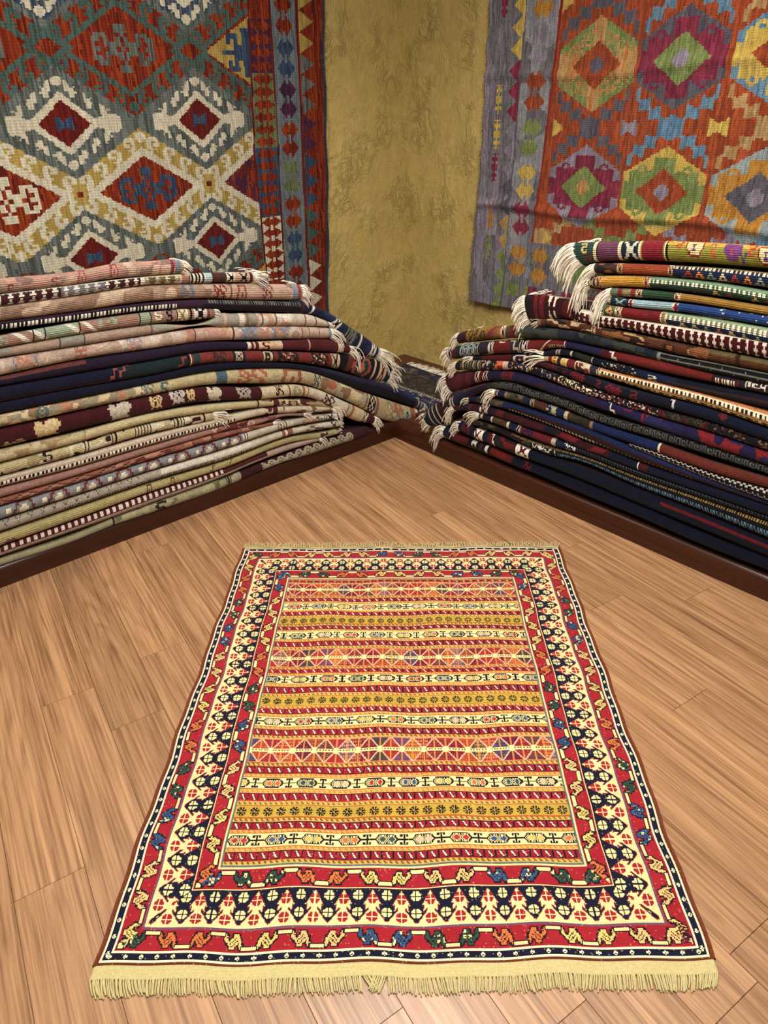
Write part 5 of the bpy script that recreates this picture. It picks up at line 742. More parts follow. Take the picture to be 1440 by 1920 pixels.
def right_kilim():
    y1, z0, z1 = -2.62, .545, 2.30
    edge = lambda z: np.interp(z, [.5, .56, .75, 1.3, 1.95, 2.4], [-.622, -.622, -.622, -.668, -.684, -.69])
    nu, nv = 400, 400
    A, Bz = np.meshgrid((np.arange(nu) + .5) / nu, (np.arange(nv) + .5) / nv); A = A.ravel(); Z = z0 + Bz.ravel() * (z1 - z0)
    Y = edge(Z) + A * (y1 - edge(Z)); X = Y          # X: along the wall
    Xq = np.round(X / .0075) * .0075; Zq = np.round(Z / .0060) * .0060
    st = streak(X, Z, 121, .08); st2 = streak(X, Z, 133, .04)
    def pal(hs, s=st):
        cs = np.array([nlin(h) for h in hs]); return cs[np.minimum((s * len(hs)).astype(int), len(hs) - 1)]
    P = {'R': pal(['964428', 'a8502e', '7e3a22', '9c4a2a', '8c3e24']), 'K': pal(['55505c', '625c66', '4c4854', '5a5a62']), 'G': pal(['76854c', '829058', '687844']),
         'S': pal(['b08a5c', 'b8703c', 'a08a54', 'ba9466']), 'P': pal(['7c2c40', '8a344a', '6c2438']), 'L': pal(['847a8a', '928a98', '787080']), 'B': pal(['5a7c9a', '6888a4', '50708e', '6a8c9c']),
         'Y': pal(['c0a452', 'b89a4c', 'cab05e']), 'A': pal(['8c9898', '98a2a2', '808c90']), 'O': pal(['b07c34', 'bc8840', 'a4702c']), 'T': pal(['a8865c', 'b49468', '9c7a50']), 'D': pal(['7a2420', '8a2c20']), 'V': pal(['6a676e', '757278', '5e5b62', '7a787c']), 'W': pal(['8a8a90', '95959a', '808088'])}
    col = P['R'].copy()
    px = .403; cols_x = {0: -1.287, 1: -1.69, 2: -2.093, 3: -2.496}
    KN = {0: 'K', 1: 'B', 2: 'T', 3: 'G'}
    for zc, cm in ((1.415, KN), (1.90, {0: 'K', 1: 'B', 2: 'T', 3: 'K'}), (.93, {0: 'T', 1: 'G', 2: 'L', 3: 'B'})):
        for k, xc in cols_x.items():
            if zc < 1: xc = xc + .2
            adx = np.abs(Xq - xc); adz = np.abs(Zq - zc)
            t = adz - .62 * adx
            saw = np.mod(adx / .055, 1)
            arm = (np.abs(t) < .009) | ((t > 0) & (t < .009 + .038 * np.clip(1 - saw * 1.35, 0, 1))) | ((t < 0) & (-t < .009 + .034 * np.clip(saw * 1.35 - .35, 0, 1)))
            hit = arm & (adx < .185); col[hit] = P[cm[k]][hit]
        # bow ties in the small rust diamonds
        for k in (0, 1, 2):
            xc = cols_x[k] - px / 2; adx = np.abs(Xq - xc); adz = np.abs(Zq - zc)
            if zc < 1.2: continue
            hit = (adx < .04) & (adz < .014 + adx * .5); col[hit] = P[['L', 'Y', 'A'][k]][hit]
        hit = (np.abs(Zq - zc) < .03 - (Xq + 1.1) * -0.6) & (Xq > -1.135) & (Xq < -1.085); col[hit] = P['Y'][hit]
    HX = {(1.655, 0): 'GSRK', (1.655, 1): 'KPGL', (1.655, 2): 'BYRS', (1.655, 3): 'GSRK', (1.17, 0): 'LPGS', (1.17, 1): 'YGRL', (1.17, 2): 'AOKL', (1.17, 3): 'KPGL', (2.14, 0): 'YGRL', (2.14, 1): 'BSRA', (2.14, 2): 'KPGL', (2.14, 3): 'LPGS'}
    for (zc, k), cs in HX.items():
        xc = cols_x[k]; adx = np.abs(Xq - xc); adz = np.abs(Zq - zc)
        hx = (adx < .192) & (adz < .178 - .55 * adx); col[hx] = P[cs[0]][hx]
        if cs == 'GSRK': hit = hx & (h2(np.round(X / .009), np.round(Z / .007), 4) > .52) & (adz < .15 - .5 * adx); col[hit] = P['S'][hit]
        # stepped inner star
        star = hx & ((adz < .085 - .18 * np.mod(adx, .06)) & (adx < .16) | ((adx < .05) & (adz < .135)) | ((adx < .192) & (adz < .03 + .25 * np.mod(adx, .05))))
        if cs != 'GSRK': col[star] = P[cs[1]][star]
        else: s2 = hx & ((adx > .1) & (adz < .05) | (adx < .03)); col[s2] = P['S'][s2]
        for qx in (-1, 1):
            rr = np.hypot(Xq - xc - qx * .105, (np.abs(Zq - zc) - .078) * 1.1)
            sp = hx & (rr < .028) & (rr > .014) ; col[sp] = P[cs[1]][sp] if cs != 'GSRK' else col[sp]
        g = .74 * adx + adz
        c = g < .092; col[c] = P[cs[2]][c]
        c = (g < .036) & (adx < .034); col[c] = P[cs[3]][c]
    # bottom border and side borders
    fb = .905 + .02 * np.sin(X * 4); bot = Z < .90
    col[bot] = P['V'][bot]
    b0 = np.interp(Z, [.5, .914, 1.908, 2.4], [-1.01, -1.023, -1.075, -1.10]); b1 = np.interp(Z, [.5, 1.056, 1.927, 2.4], [-.845, -.858, -.889, -.90])
    for k in range(8):
        xc = -1.08 - k * .19; hit = bot & lens_pair(Z - .79, X, xc, .07, .046) if k % 2 else bot & lens_pair(X - xc, Z, .79, .052, .048)
        key = 'OGPYOBLG'[k]; col[hit] = P[key][hit]
    hit = (Z < .68) & (Z > .62) & (np.mod(X / .12, 1) < .7); col[hit & (X > -1.02)] = P['G'][hit & (X > -1.02)]; h3 = hit & (X <= -1.02); col[h3] = P['P'][h3]
    s2 = (X > b0) & (Z > .72); col[s2] = P['W'][s2]; v2 = s2 & (vnoise(X / .06, Z / .12, 8) > .55); col[v2] = P['V'][v2]
    c2 = (b0 + b1) / 2
    for zc, key in ((1.566, 'R'), (1.374, 'G'), (1.18, 'Y'), (1.008, 'P'), (.80, 'O'), (1.75, 'L'), (1.93, 'O'), (2.1, 'G')):
        hit = s2 & lens_pair(X - c2, Z, zc, .06, .042); col[hit] = P[key][hit]
    s1 = X > b1; col[s1] = P['V'][s1]; v1 = s1 & (vnoise(X / .04, Z / .2, 18) > .6); col[v1] = P['L'][v1]
    tz = np.mod(Z / .085, 1); tk = np.floor(Z / .085).astype(int)
    tri = s1 & (X - b1 < .052 * (1 - np.abs(tz - .5) * 2) + .012)
    for k in range(4, 30):
        key = 'Y' if k >= 20 else 'P' if k >= 17 else 'L' if k >= 14 else 'K' if k >= 12 else 'S' if k >= 10 else 'G'
        hit = tri & (tk == k); col[hit] = P[key][hit]
    arx = (b1 + edge(Z)) / 2 + .012
    for zc, key in ((1.54, 'Y'), (1.39, 'Y'), (1.24, 'P'), (1.0, 'O'), (.85, 'G'), (1.93, 'P')):
        a = np.abs(Z - zc); hit = s1 & (a < .062) & (np.abs(X - arx) < .006 + .012 * (np.mod(a, .03) < .015)); col[hit] = P[key][hit]
    ln = (np.abs(X - b0) < .006) & (Z > .9); col[ln] = P['D'][ln]
    ln = np.abs(X - b1) < .003; col[ln] = P['K'][ln]
    vv = 1 + .34 * (streak(X, Z, 177, .022) - .5) + .25 * (h2(np.floor(X / .009), np.floor(Z / .0045), 3) - .5) * (st2 > .3)
    col = col * vv[:, None]
    def pos(a, b):
        z = z0 + b * (z1 - z0); y = edge(z) + a * (y1 - edge(z))
        x = -.022 - .022 * np.exp(-(a / .09) ** 2) - .008 * np.sin(y * 5 + z) * np.sin(z * 2.6) - .004 * vnoise(y / .04, z / .07, 9)
        # creases from having been folded
        for zc, am in ((1.055, .016), (1.63, .010)):
            zz = z - zc - .012 * np.sin(y * 6)
            x -= am * np.exp(-(zz / .022) ** 2) + am * .6 * np.clip(1 - np.abs(zz + .05) / .06, 0, 1) * 0
        x -= .012 * np.exp(-((y + 1.62) / .05) ** 2) * np.clip(z - 1.2, 0, 1)
        x -= .010 * np.clip((.75 - z) / .2, 0, 1) + .006 * np.sin(y * 30) * np.clip((.70 - z) / .15, 0, 1)
        y = y + .004 * np.sin(z * 40) * np.clip(1 - a / .03, 0, 1)
        return np.stack([x, y, z], 1)
    root = thing('kilim_wall_hanging', 'orange, green and plum kilim with hexagon rows, hanging on the right wall', 'rug', (0, -1.6, z0))
    me = grid_cloth('kilim_body', pos, nu, nv, col, (2.0, z1 - z0)); me.transform(Matrix.Translation((0, 1.6, -z0)))
    # faces must look into the room
    o = obj('kilim_body', me, M_KIL_R, root); thick(o, .004)
    rnd = random.Random(8); paths = []
    for i in range(620):
        z = z0 + .004 + (z1 - z0) * (i + rnd.random()) / 620; y = float(edge(z)) + .0045 * math.sin(z * 40)
        L = rnd.uniform(.012, .03); p = Vector((-.044 - .01 * max(0, (.75 - z) / .2), y - .004 + 1.6, z - z0)); v = Vector((rnd.uniform(-.25, .15), 1, rnd.uniform(-1.1, -.1))).normalized()
        q = p + v * L * .6; e = q + (v + Vector((0, 0, -.7))).normalized() * L * .5
        paths.append(([p, q, e], [.0011, .001, .0006]))
    o = obj('fringe', tubes_mesh('fringe', paths, 4), M_YARN2, root); o['kind'] = 'stuff'; o['label'] = 'frayed lilac grey warp threads along the left edge'
right_kilim()

# ---------------------------------------------------------------- rug on the floor
def soumak():
    CORN = np.array([[-3.0487, -2.4022], [-2.1081, -3.2208], [-1.0976, -2.0907], [-2.0093, -1.2507]])                        # white guard line corners BL, BR, TR, TL on the floor
    Wd, Ln = 1.243, 1.533
    PT = .0022
    ma = .004                                     # brown edge outside the white line
    nu, nv = int(round((Wd + 2 * ma) / PT)), int(round((Ln + 2 * ma) / PT))
    A, Bv = np.meshgrid((np.arange(nu) + .5) / nu, (np.arange(nv) + .5) / nv)
    x = A * (Wd + 2 * ma) - ma; y = Bv * (Ln + 2 * ma) - ma
    x = x.ravel(); y = y.ravel()
    RED, CRM, NAVY, PUR, GLD = '9e222c', 'e4d498', '17182c', '6a5068', 'bc9c3c'
    RG = [nlin(c) for c in ('2f4a3a', 'd8c070', '35527c', 'd0703c', 'e0b878', '2f4a3a', 'c4cc9a')]
    c_red, c_crm, c_nav, c_pur, c_gld = map(nlin, (RED, CRM, NAVY, PUR, GLD)); c_blk = nlin('201820'); c_brn = nlin('6a3220'); c_grn = nlin('5a6a68')
    c_wh = nlin('efe4be'); c_org = nlin('d87a3a'); c_oliv = nlin('6a5a24')
    n = len(x); col = np.tile(c_brn, (n, 1))
    # distance to each edge; mitred frames
    dL, dR, dB, dT = x, Wd - x, y, Ln - y
    dh = np.minimum(dL, dR); dvv = np.minimum(dB, dT)
    d = np.minimum(dh, dvv)
    side_v = dh <= dvv                             # side borders (run along y)
    along = np.where(side_v, y, x); run = np.where(side_v, Ln, Wd)
    E = dict(w1=.0042, nav=.0182, w2=.0222, red=.0665, pur=.0705, band=.1505, l2=.1550, red2=.2000, l3=.2045, g3=.2085)
    def put(m, c): col[m] = c
    put(d > 0, c_wh)
    put(d > E['w1'], c_nav)
    # little white rosettes of the navy guard
    p = .0335; u = np.mod(along, p) - p / 2; v = d - (E['w1'] + E['nav']) / 2
    ros = ((np.abs(u) < .0016) & (np.abs(v) > .0012) & (np.abs(v) < .0046)) | ((np.abs(v) < .0016) & (np.abs(u) > .0016) & (np.abs(u) < .0046))
    put((d > E['w1']) & (d < E['nav']) & ros, c_wh)
    put(d > E['nav'], c_wh)
    put(d > E['w2'], c_red)
    BIRD = ["......YYYY....Y..", "......YOYY...YY..", ".....YYYOYY..YYY.", "....YYOYYOYY.YY..", "...YYYYOYYOYYYY..", "..YYY.YYOYYOYYY..", ".YYY...YYOYYYY...", ".YY.....YYOYY....", "..YY....YYYYY....", "..Y.....YYYY....."]
    BA = np.array([[{'.': 0, 'Y': 1, 'O': 2}[c] for c in r] for r in BIRD]); bh, bw = BA.shape
    # dark outline around the bird
    pad = np.pad(BA, 1); out = pad.copy()
    for i in range(pad.shape[0]):
        for j in range(pad.shape[1]):
            if pad[i, j] == 0:
                nb = pad[max(0, i - 1):i + 2, max(0, j - 1):j + 2]
                if (nb == 1).any(): out[i, j] = 2
    BA = out; bh, bw = BA.shape
    def birds(lo, hi, seed):
        m = (d > lo) & (d <= hi)
        inset = lo
        nb = np.round((run - 2 * inset) / .0725); per = (run - 2 * inset) / nb
        t = (along - inset) / per; k = np.floor(t).astype(int); f = t - k
        h = hi - lo
        w = (d - lo) / h
        bu = (f - .5) * per / (.052) + .5; bv = (w - .10) / .80
        mir = (k % 2 == 0)
        bu = np.where(mir, 1 - bu, bu)
        ok = m & (bu >= 0) & (bu < 1) & (bv >= 0) & (bv < 1)
        hit = BA[np.clip((bv * bh).astype(int), 0, bh - 1), np.clip((bu * bw).astype(int), 0, bw - 1)]
        ci = np.mod((k + 1) // 2 * 3 + np.where(side_v, 1, 0) + seed, 5)
        # bars between the birds, alternating on the two sides of the band
        g = np.minimum(f, 1 - f) * per
        between = np.floor(t + .5).astype(int)
        bar_lo = (between % 2 == 0)
        wv = np.where(bar_lo, w, 1 - w)
        brd = m & (g < .0205) & (wv > .04) & (wv < .32); bar = m & (g < .0185) & (wv > .09) & (wv < .26)
        put(brd, c_blk); put(bar, c_crm)
        for i in range(5): put(ok & (hit == 1) & (ci == i), RG[[0, 1, 2, 3, 4][i]])
        put(ok & (hit == 2), c_blk)
        # light flecks in the dark birds
        fl_ = ok & (hit == 1) & (h2(np.floor(x / .006), np.floor(y / .006), 3) > .86) & ((ci == 0) | (ci == 2)); put(fl_, c_crm)
    birds(E['w2'], E['red'], 0)
    put(d > E['red'], c_pur)
    put(d > E['pur'], c_crm)
    # arrow band: cream trees on the outer side, navy trees on the inner
    lo, hi = E['pur'], E['band']
    m = (d > lo) & (d <= hi)
    nb = np.where(side_v, 19, 17) ; inset = lo + .012
    per = (run - 2 * inset) / nb; t = (along - inset) / per; f = np.mod(t, 1) - .5; af = np.abs(f) * 1.09
    v = 1 - (d - lo) / (hi - lo)                   # 0 at the inner (navy) edge, 1 at the outer
    TREEP = [(0, .03), (.335, .45), (.245, .405), (.265, .60), (.135, .50), (.115, .56), (.15, .60), (.5, .92), (.6, .94), (.6, 1.02), (0, 1.02)]
    def inpoly(px_, py_):
        c = np.zeros(len(px_), bool); nP = len(TREEP)
        for i in range(nP):
            (xa_, ya_), (xb_, yb_) = TREEP[i], TREEP[i - 1]
            if ya_ == yb_: continue
            cr = ((ya_ > py_) != (yb_ > py_)) & (px_ < (xb_ - xa_) * (py_ - ya_) / (yb_ - ya_) + xa_)
            c ^= cr
        return c
    crm = inpoly(np.maximum(af, 1e-4), v) | (v > .945)
    near_ = inpoly(np.maximum(af - .034, 1e-4), v) | inpoly(np.maximum(af, 1e-4), v + .03) | inpoly(np.maximum(af, 1e-4), v - .03)
    put(m & ~crm, c_nav)
    put(m & ~crm & near_ & (v < .93), nlin('7c2428'))
    FL = np.array([[c == '#' for c in r] for r in ["..##.##..", ".###.###.", "####.####", "####.####", ".........", "####.####", "####.####", ".###.###.", "..##.##.."]])
    def flower(fc, vc, su, sv, c, msk):
        uu = (f - fc) / su + .5; uv_ = (v - vc) / sv + .5
        ok = msk & (uu >= 0) & (uu < 1) & (uv_ >= 0) & (uv_ < 1)
        put(ok & FL[np.clip((uv_ * 9).astype(int), 0, 8), np.clip((uu * 9).astype(int), 0, 8)], c)
    flower(0, .27, .34, .28, c_red, m); flower(0, .78, .36, .28, c_red, m)
    for s_ in (-.5, .5): flower(s_, .18, .34, .27, c_crm, m); flower(s_, .65, .34, .27, c_crm, m)
    put(d > E['band'], c_crm); put((d > E['band']) & (d < E['band'] + .0012), c_blk)
    put(d > E['l2'], c_red)
    birds(E['l2'], E['red2'], 2)
    put(d > E['red2'], c_crm); put(d > E['l3'], c_grn)
    # striped field
    fm = d > E['g3']
    f0, f1 = E['g3'], Ln - E['g3']
    cen = [(.1769, 'c', .0225), (.2268, 'g', .0225), (.2809, 'c', .0225), (.3503, 'd', .054), (.4182, 'c', .0225), (.4691, 'g', .0225), (.5265, 'c', .0225), (.5885, 'd', .054), (.659, 'c', .0225), (.7076, 'g', .0225), (.7571, 'c', .0225), (.822, 'd', .050)]
    rows = []
    pe = f0
    for b, kind, wd in cen:
        lo_, hi_ = b * Ln - wd * Ln / 2, b * Ln + wd * Ln / 2
        rows.append((pe, lo_, 'sep')); rows.append((lo_, hi_, kind)); pe = hi_
    rows.append((pe, f1, 'sep'))
    xx = x - E['g3']
    ki = 0
    def yzz(mm, w, alt, up):
        put(mm, nlin('cda85a'))
        u = np.mod(xx / .0132 + (w - .5) * .7, 1)
        put(mm & (np.abs(u - .5) < .2) & (np.abs(w - .5) < .28), c_oliv if alt else nlin('b8843a'))
        put(mm & ((w < .13) | (w > .87)), nlin('b8502c'))
    for ri, (a, b, kind) in enumerate(rows):
        mm = fm & (y >= a) & (y < b); w = (y - a) / (b - a)
        if kind == 'sep':
            yzz(mm & (w < .27), w / .27, ri % 4 == 0, 0); yzz(mm & (w > .73), (w - .73) / .27, ri % 4 == 2, 1)
            r_ = mm & (w >= .27) & (w <= .73); w2 = (w - .27) / .46
            put(r_, nlin('9a1e2a')); put(r_ & ((w2 < .07) | (w2 > .93)), nlin('5a1a24'))
            u = np.mod(xx / .0264, 1)
            sl = u + (w2 - .5) * .46
            put(r_ & (np.abs(sl - .48) < .20) & (w2 > .1) & (w2 < .9), nlin('8c2440'))
            put(r_ & (np.abs(sl - .48) < .135) & (w2 > .12) & (w2 < .88), c_blk)
            put(r_ & (np.abs(sl - .48) < .072) & (w2 > .16) & (w2 < .82), c_wh)
            put(r_ & (np.abs(u - .93) < .05) & (w2 > .1), c_blk); put(r_ & (u > .86) & (u < 1) & (w2 > .8) & (w2 < .92), c_blk)
        elif kind == 'g':
            put(mm, c_gld)
            u = np.mod(xx / .0330, 1) - .5; vv = (w - .5); pu = u * .0330 / .012; pv = vv * (b - a) / .012
            rr = np.hypot(pu, pv); th = np.arctan2(pv, pu)
            pet = (rr < 1.0) & (np.abs(np.mod(th / (PI / 4), 1) - .5) < .36) & (rr > .18)
            put(mm & pet, c_blk); put(mm & ((w < .05) | (w > .95)), nlin('a85a2c'))
        elif kind == 'c':
            put(mm, nlin('e4d698'))
            T = ["...KKKKKKKKKKKKKKK......KKKKKKKK....",
                 "..KKcKccKcKKcKccKcKK....KK.KK.KK....",
                 ".KKcKcDDcKcKcKcDDcKKK......KK.......",
                 "KKcKcDDDDcKcKcDDDDcKKK.....KK.......",
                 "KcKcDDDDDDcKcDDDDDDcKKKKKKKKKKKKKKKK",
                 "KKcKcDDDDcKcKcDDDDcKKK.....KK.......",
                 ".KKcKcDDcKcKcKcDDcKKK......KK.......",
                 "..KKcKccKcKKcKccKcKK....KK.KK.KK....",
                 "...KKKKKKKKKKKKKKK......KKKKKKKK...."]
            TA = np.array([[ord(c) for c in r] for r in T]); u = np.mod(xx / .088 + ki * .37, 1); kk = np.floor(xx / .088 + ki * .37).astype(int) + ki * 2
            w3 = (w - .1) / .8; ok = mm & (w3 >= 0) & (w3 < 1)
            hit = TA[np.clip((w3 * 9).astype(int), 0, 8), np.clip((u * 36).astype(int), 0, 35)]
            put(ok & (hit == ord('K')), c_blk)
            cs = [nlin(c) for c in ('b03030', '3a5078', 'd8b45a', 'd8683c', '34504c', 'dcb09a')]
            for i in range(6): put(ok & (hit == ord('D')) & (np.mod(kk, 6) == i), cs[i])
            ki += 1
        else:
            pd = .0594; u = xx / pd; k = np.floor(u).astype(int); fu = u - k - .5; av = np.abs(w - .5) * 2
            # diamonds between the nodes
            dist = np.abs(fu) * 2
            inX = av < 1 - dist                     # central diamond halves touch the middle line
            cs = ['9a3428', '54466a', '741c30', 'a85028', '8a2430', '46403a', '9c2c30']
            kk2 = np.where(inX, k * 2, np.floor(u + .5).astype(int) * 2 + 1) + ri
            cidx = np.mod(kk2 * 5 + 3, len(cs))
            for i, c in enumerate(cs): put(mm & (cidx == i), nlin(c))
            comb = np.mod(np.abs(fu) * 2 * 7, 1) > .55
            lite = mm & comb & (np.mod(av * 4, 1) > .35); s2 = np.mod(kk2, 3)
            for i, c in enumerate(('d09050', 'a02c34', '3a2a3c')): put(lite & (s2 == i), nlin(c))
            stem = mm & (np.minimum(np.abs(fu), .5 - np.abs(fu)) < .035); put(stem, nlin('c48048'))
            put(mm & (np.abs(av - (1 - dist)) < .075), nlin('e8b890'))
            put(mm & (av < .14), nlin('e8d898')); put(mm & (av < .05) & (np.mod(xx / .008, 1) < .55), c_oliv)
            nd = (np.minimum(fu + .5, .5 - fu) * pd < .0055) & (av * (b - a) / 2 < .0095); put(mm & nd, nlin('ecdf9e'))
            put(mm & ((w < .035) | (w > .965)), nlin('d8906a'))
    # a small dark signature mark woven in the near right corner
    sg = (np.abs(x - (Wd - .0385)) < .0085) & (np.abs(y - .050) < .020) & (np.mod(y / .006 + np.abs(x - (Wd - .0385)) * 60, 1) < .6)
    put(sg & (d > E['w2']) & (d < E['red']), nlin('4a1a2a'))
    vv = .86 + .16 * (h2(np.floor(x / PT), np.floor(y / PT), 8) - .5) + .12 * (vnoise(x / .01, y / .3, 2) - .5) + .1 * (vnoise(x / .08, y / .006, 12) - .5)
    fleck = (h2(np.floor(x / PT), np.floor(y / PT), 18) > .985); col[fleck] = col[fleck] * .5 + c_crm * .35
    col = np.clip(col * vv[:, None], 0, .9)
    BL, BR, TR, TL = CORN
    eu, ev = ma / Wd, ma / Ln
    def floorpt(a, b, z):
        a = a * (1 + 2 * eu) - eu; b = b * (1 + 2 * ev) - ev
        q = np.outer((1 - a) * (1 - b), BL) + np.outer(a * (1 - b), BR) + np.outer(a * b, TR) + np.outer((1 - a) * b, TL)
        return np.column_stack([q, z])
    def pos(a, b):
        z = .0062 + .0012 * np.sin(b * 31 + a * 3) * np.sin(a * 17) + .002 * np.clip(1 - b / .02, 0, 1) * 0
        a2 = a + (.0020 * np.sin(b * 26) + .0012 * np.sin(b * 61)) * np.clip((np.abs(a - .5) - .25) / .2, 0, 1)
        b2 = b + .0016 * np.sin(a * 19 + (b - np.round(b)) * 14) + .001 * np.sin(a * 43 + 1)
        return floorpt(a2, b2, z)
    c0 = floorpt(np.array([.5]), np.array([.5]), np.array([0.]))[0]
    root = thing('floor_rug', 'cream, red and navy striped rug with arrowhead border, flat on the wooden floor', 'rug', tuple(c0))
    me = grid_cloth('rug_body', pos, nu, nv, col, (Wd + 2 * ma, Ln + 2 * ma)); me.transform(Matrix.Translation(-Vector(c0)))
    o = obj('rug_body', me, M_SOU, root); thick(o, .005)
    # brown overcast edges
    for a in (-.0022, 1.0022):
        bs = np.linspace(0, 1, 200)
        off = (.0020 * np.sin(bs * 26) + .0012 * np.sin(bs * 61))
        P = floorpt(a + off, bs, np.full(200, .0048))
        pts = [Vector(p) - Vector(c0) for p in P]
        obj('binding', tubes_mesh('binding', [(pts, [.0036] * 200)], 6), M_BIND, root)
    # flat woven cream end strip and its cut fringe, near end then far end
    rnd = random.Random(4)
    fmat = fringe_mat('b9ad7c'); smat = M_PILE
    for near in (True, False):
        sb = 0 if near else 1; sg_ = -1 if near else 1
        wS = .026 if near else .006
        nu2, nv2 = 300, 10 if near else 4
        ccol = np.tile(nlin('bbae7a'), (nu2 * nv2, 1)) * (1 + .14 * (h2(np.arange(nu2 * nv2) % nu2, np.arange(nu2 * nv2) // nu2, 5) - .5))[:, None]
        def sp(a, b, near=near):
            ed = .0016 * np.sin(a * 19) + .001 * np.sin(a * 43 + 1)
            bb = sb + ed + sg_ * b * wS / Ln
            aa = a * 1.004 - .002
            return floorpt(aa, bb, .0052 + .0012 * np.sin(a * 60) * b)
        me = grid_cloth('kilim_end', sp, nu2, nv2, ccol, (Wd, wS)); me.transform(Matrix.Translation(-Vector(c0)))
        if near: me.flip_normals()
        o = obj('kilim_end', me, smat, root); o['label'] = 'plain cream woven strip at the ' + ('near' if near else 'far') + ' end'
        md = o.modifiers.new('thickness', 'SOLIDIFY'); md.thickness = .0045; md.offset = -1
        paths = []; N = 300
        for i in range(N):
            a = (i + rnd.uniform(.2, .8)) / N
            ed = .0016 * math.sin(a * 19) + .001 * math.sin(a * 43 + 1)
            bb = sb + ed + sg_ * (wS - .0015) / Ln
            base_ = Vector(floorpt(np.array([a * 1.004 - .002]), np.array([bb]), np.array([.0045]))[0]) - Vector(c0)
            dirn = (Vector(floorpt(np.array([a]), np.array([bb + sg_ * .05]), np.array([0.]))[0]) - Vector(floorpt(np.array([a]), np.array([bb]), np.array([0.]))[0])).normalized()
            sidev = Vector((-dirn.y, dirn.x, 0))
            cl = math.sin(a * 37) * .5 + math.sin(a * 91 + 1) * .35
            if near:
                lean = .55 * (1 - a) * 1.0 - .35 * a + .35 * cl; lean *= -1
                if abs(a - .455) < .02: lean = -.9 if a < .455 else .5
                if a > .94: lean = .35 + (a - .94) * 6
                L = rnd.uniform(.026, .034)
                if a < .06: L *= 1.25
            else:
                lean = .6 * cl + rnd.uniform(-.5, .5); L = rnd.uniform(.022, .036)
            pts = [base_]; rr_ = rnd.uniform(.0017, .0022) if near else rnd.uniform(.0012, .0017)
            ng = 4
            for kq in range(ng):
                t = (kq + 1) / ng
                v = (dirn + (-sidev if near else sidev) * (lean * (.4 + .6 * t)) + Vector((rnd.gauss(0, .05), rnd.gauss(0, .05), 0))).normalized()
                q = pts[-1] + v * (L / ng)
                if near: q.z = rr_ + .0005 + .0035 * (1 - t) + .0012 * rnd.random()
                else: q.z = min(.012, .004 + .006 * t * rnd.random()) if rnd.random() < .8 else .012
                pts.append(q)
            paths.append((pts, [rr_, rr_, rr_, rr_ * .95, rr_ * .8]))
        o = obj('fringe', tubes_mesh('fringe', paths, 5), fmat, root); o['kind'] = 'stuff'; o['label'] = 'cream cut fringe at the ' + ('near' if near else 'far') + ' end'
soumak()

# ---------------------------------------------------------------- rug lying in the corner on the plinth
def corner_rug():
    xa, xb, ya, yb = -.70, -.165, -1.02, -.19
    nu, nv = 150, 220
    A, Bv = np.meshgrid((np.arange(nu) + .5) / nu, (np.arange(nv) + .5) / nv); A = A.ravel(); Bv = Bv.ravel()
    w = xb - xa; l = yb - ya
    col = np.tile(nlin('2a2422'), (nu * nv, 1)); X = A * w; Y = Bv * l
    def put(m, c): col[m] = nlin(c)
    put(vnoise(X / .03, Y / .03, 3) > .62, '3a302a'); put(h2(np.floor(X / .012), np.floor(Y / .012), 6) > .93, '5a4a38')
    d = np.minimum(np.minimum(X + .3, w - X), l - Y)
    nb = (w - X < .10) | (l - Y < .07); put(nb, '1c1f3a'); put(nb & (vnoise(X / .02, Y / .03, 9) > .66), '6a5a44'); put(nb & (vnoise(X / .03, Y / .02, 19) > .7), '3a2a3c')
    st = (np.abs(X - .235) < .011); put(st, '9a968c'); put(st & (np.mod(Y / .022, 1) < .45) & (np.abs(X - .235) < .006), '24222a')
    lo = X < .224; put(lo, '1e2148'); put(lo & (vnoise(X / .03, Y / .035, 29) > .66), '4a3c40'); put(lo & (vnoise(X / .014, Y / .02, 39) > .78), '9a9080')
    lo2 = X < .10; put(lo2, '4a2e26')
    col *= (1 + .2 * (h2(np.floor(A * nu), np.floor(Bv * nv), 1) - .5))[:, None]
    z = HP - .012
    def pos(a, b):
        return np.stack([xa + a * w, ya + b * l + .004 * np.sin(a * 14), z + .012 + .003 * np.sin(a * 9 + b * 5) * np.sin(b * 8)], 1)
    c0 = ((xa + xb) / 2, (ya + yb) / 2, z)
    root = thing('corner_rug', 'dark navy and brown rug lying flat in the corner between the stacks', 'rug', c0)
    me = grid_cloth('rug_body', pos, nu, nv, col, (w, l)); me.transform(Matrix.Translation(-Vector(c0)))
    o = obj('rug_body', me, M_PILE, root); thick(o, .008)
    rnd = random.Random(12); paths = []
    for i in range(190):
        y = ya + l * (i + rnd.random()) / 190; L = rnd.uniform(.07, .12)
        p = Vector((xb - .004, y, z + .009)); pts = [p]
        v = Vector((1, rnd.uniform(-.5, .5), .25))
        for k in range(4):
            v = (v + Vector((0, rnd.gauss(0, .2), -.15))).normalized(); p = p + v * L / 4; p.z = max(p.z, z + .003); p.x = min(p.x, -.045); pts.append(p.copy())
        paths.append(([q - Vector(c0) for q in pts], [.0018] * 5))
    o = obj('fringe', tubes_mesh('fringe', paths, 4), fringe_mat('f2ecdc'), root); o['kind'] = 'stuff'; o['label'] = 'off white fringe spread towards the right wall'
corner_rug()

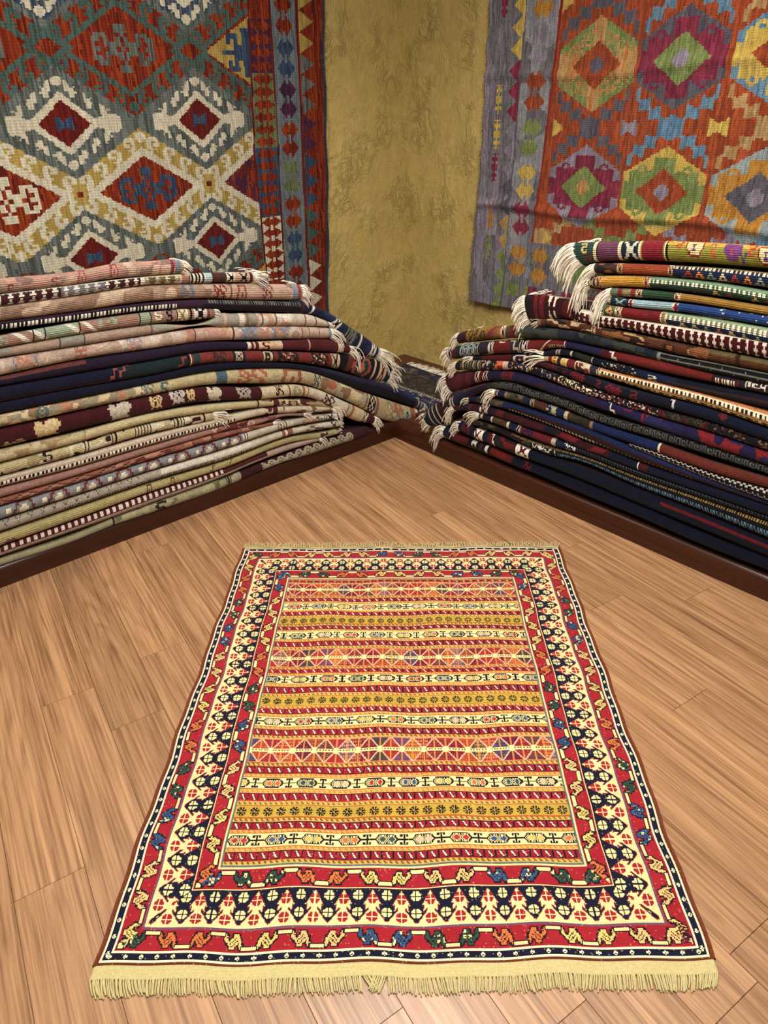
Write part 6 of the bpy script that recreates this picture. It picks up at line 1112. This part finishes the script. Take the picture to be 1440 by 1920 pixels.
# ---------------------------------------------------------------- light
def area(name, loc, target, size, power, col, spread=180):
    L = bpy.data.lights.new(name, 'AREA'); L.shape = 'DISK'; L.size = size; L.energy = power; L.color = col; L.spread = math.radians(spread)
    o = bpy.data.objects.new(name, L); C.objects.link(o); o.location = loc
    o.rotation_euler = (Vector(target) - Vector(loc)).to_track_quat('-Z', 'Y').to_euler(); return o
def spot(name, loc, target, power, col, ang=75, blend=.6, r=.05):
    L = bpy.data.lights.new(name, 'SPOT'); L.energy = power; L.color = col; L.spot_size = math.radians(ang); L.spot_blend = blend; L.shadow_soft_size = r
    o = bpy.data.objects.new(name, L); C.objects.link(o); o.location = loc
    o.rotation_euler = (Vector(target) - Vector(loc)).to_track_quat('-Z', 'Y').to_euler(); return o
WARM = (1.0, .87, .70); NEUT = (1.0, .95, .89)
wd = bpy.data.worlds.new('room_bounce'); SC.world = wd; wd.use_nodes = True
bg = wd.node_tree.nodes['Background']; bg.inputs[0].default_value = (1.0, .92, .80, 1); bg.inputs[1].default_value = .10
# recessed ceiling downlights (ceiling at 2.75 m): two over each stack, the rest and two panels over the shop floor
for i, (x, y, tx, ty, p, a) in enumerate(((-1.45, -.70, -1.5, -.9, 29, 130), (-2.6, -.70, -2.7, -.9, 42, 130), (-.98, -1.75, -1.0, -1.8, 29, 130), (-.98, -2.9, -1.0, -2.9, 44, 130), (-2.9, -3.1, -2.9, -3.1, 112, 115))):
    spot('ceiling_spot', (x, y, 2.75), (tx, ty, 0), p, WARM, a, .7, .11)
area('ceiling_panel', (-1.95, -2.1, 2.8), (-2.1, -2.3, 0), .6, 50, NEUT)
area('ceiling_panel', (-2.7, -3.1, 2.8), (-2.0, -2.4, .2), .9, 56, NEUT)

# ---------------------------------------------------------------- camera and output
cam = bpy.data.cameras.new('camera'); co = bpy.data.objects.new('camera', cam); C.objects.link(co)
cam.sensor_fit = 'VERTICAL'; cam.sensor_height = 24.0; cam.lens = 1289.62 / 1920.0 * 24.0
cam.clip_start = .02
co.matrix_world = Matrix([[0.755044, 0.345921, -0.556998, -3.070037], [-0.655174, 0.364885, -0.661518, -3.381026], [-0.025592, 0.864406, 0.502143, 1.5], [0.0, 0.0, 0.0, 1.0]])
SC.camera = co
SC.view_settings.view_transform = 'Standard'; SC.view_settings.look = 'None'
SC.view_settings.exposure = 0.0; SC.view_settings.gamma = 1.0; SC.view_settings.use_curve_mapping = False
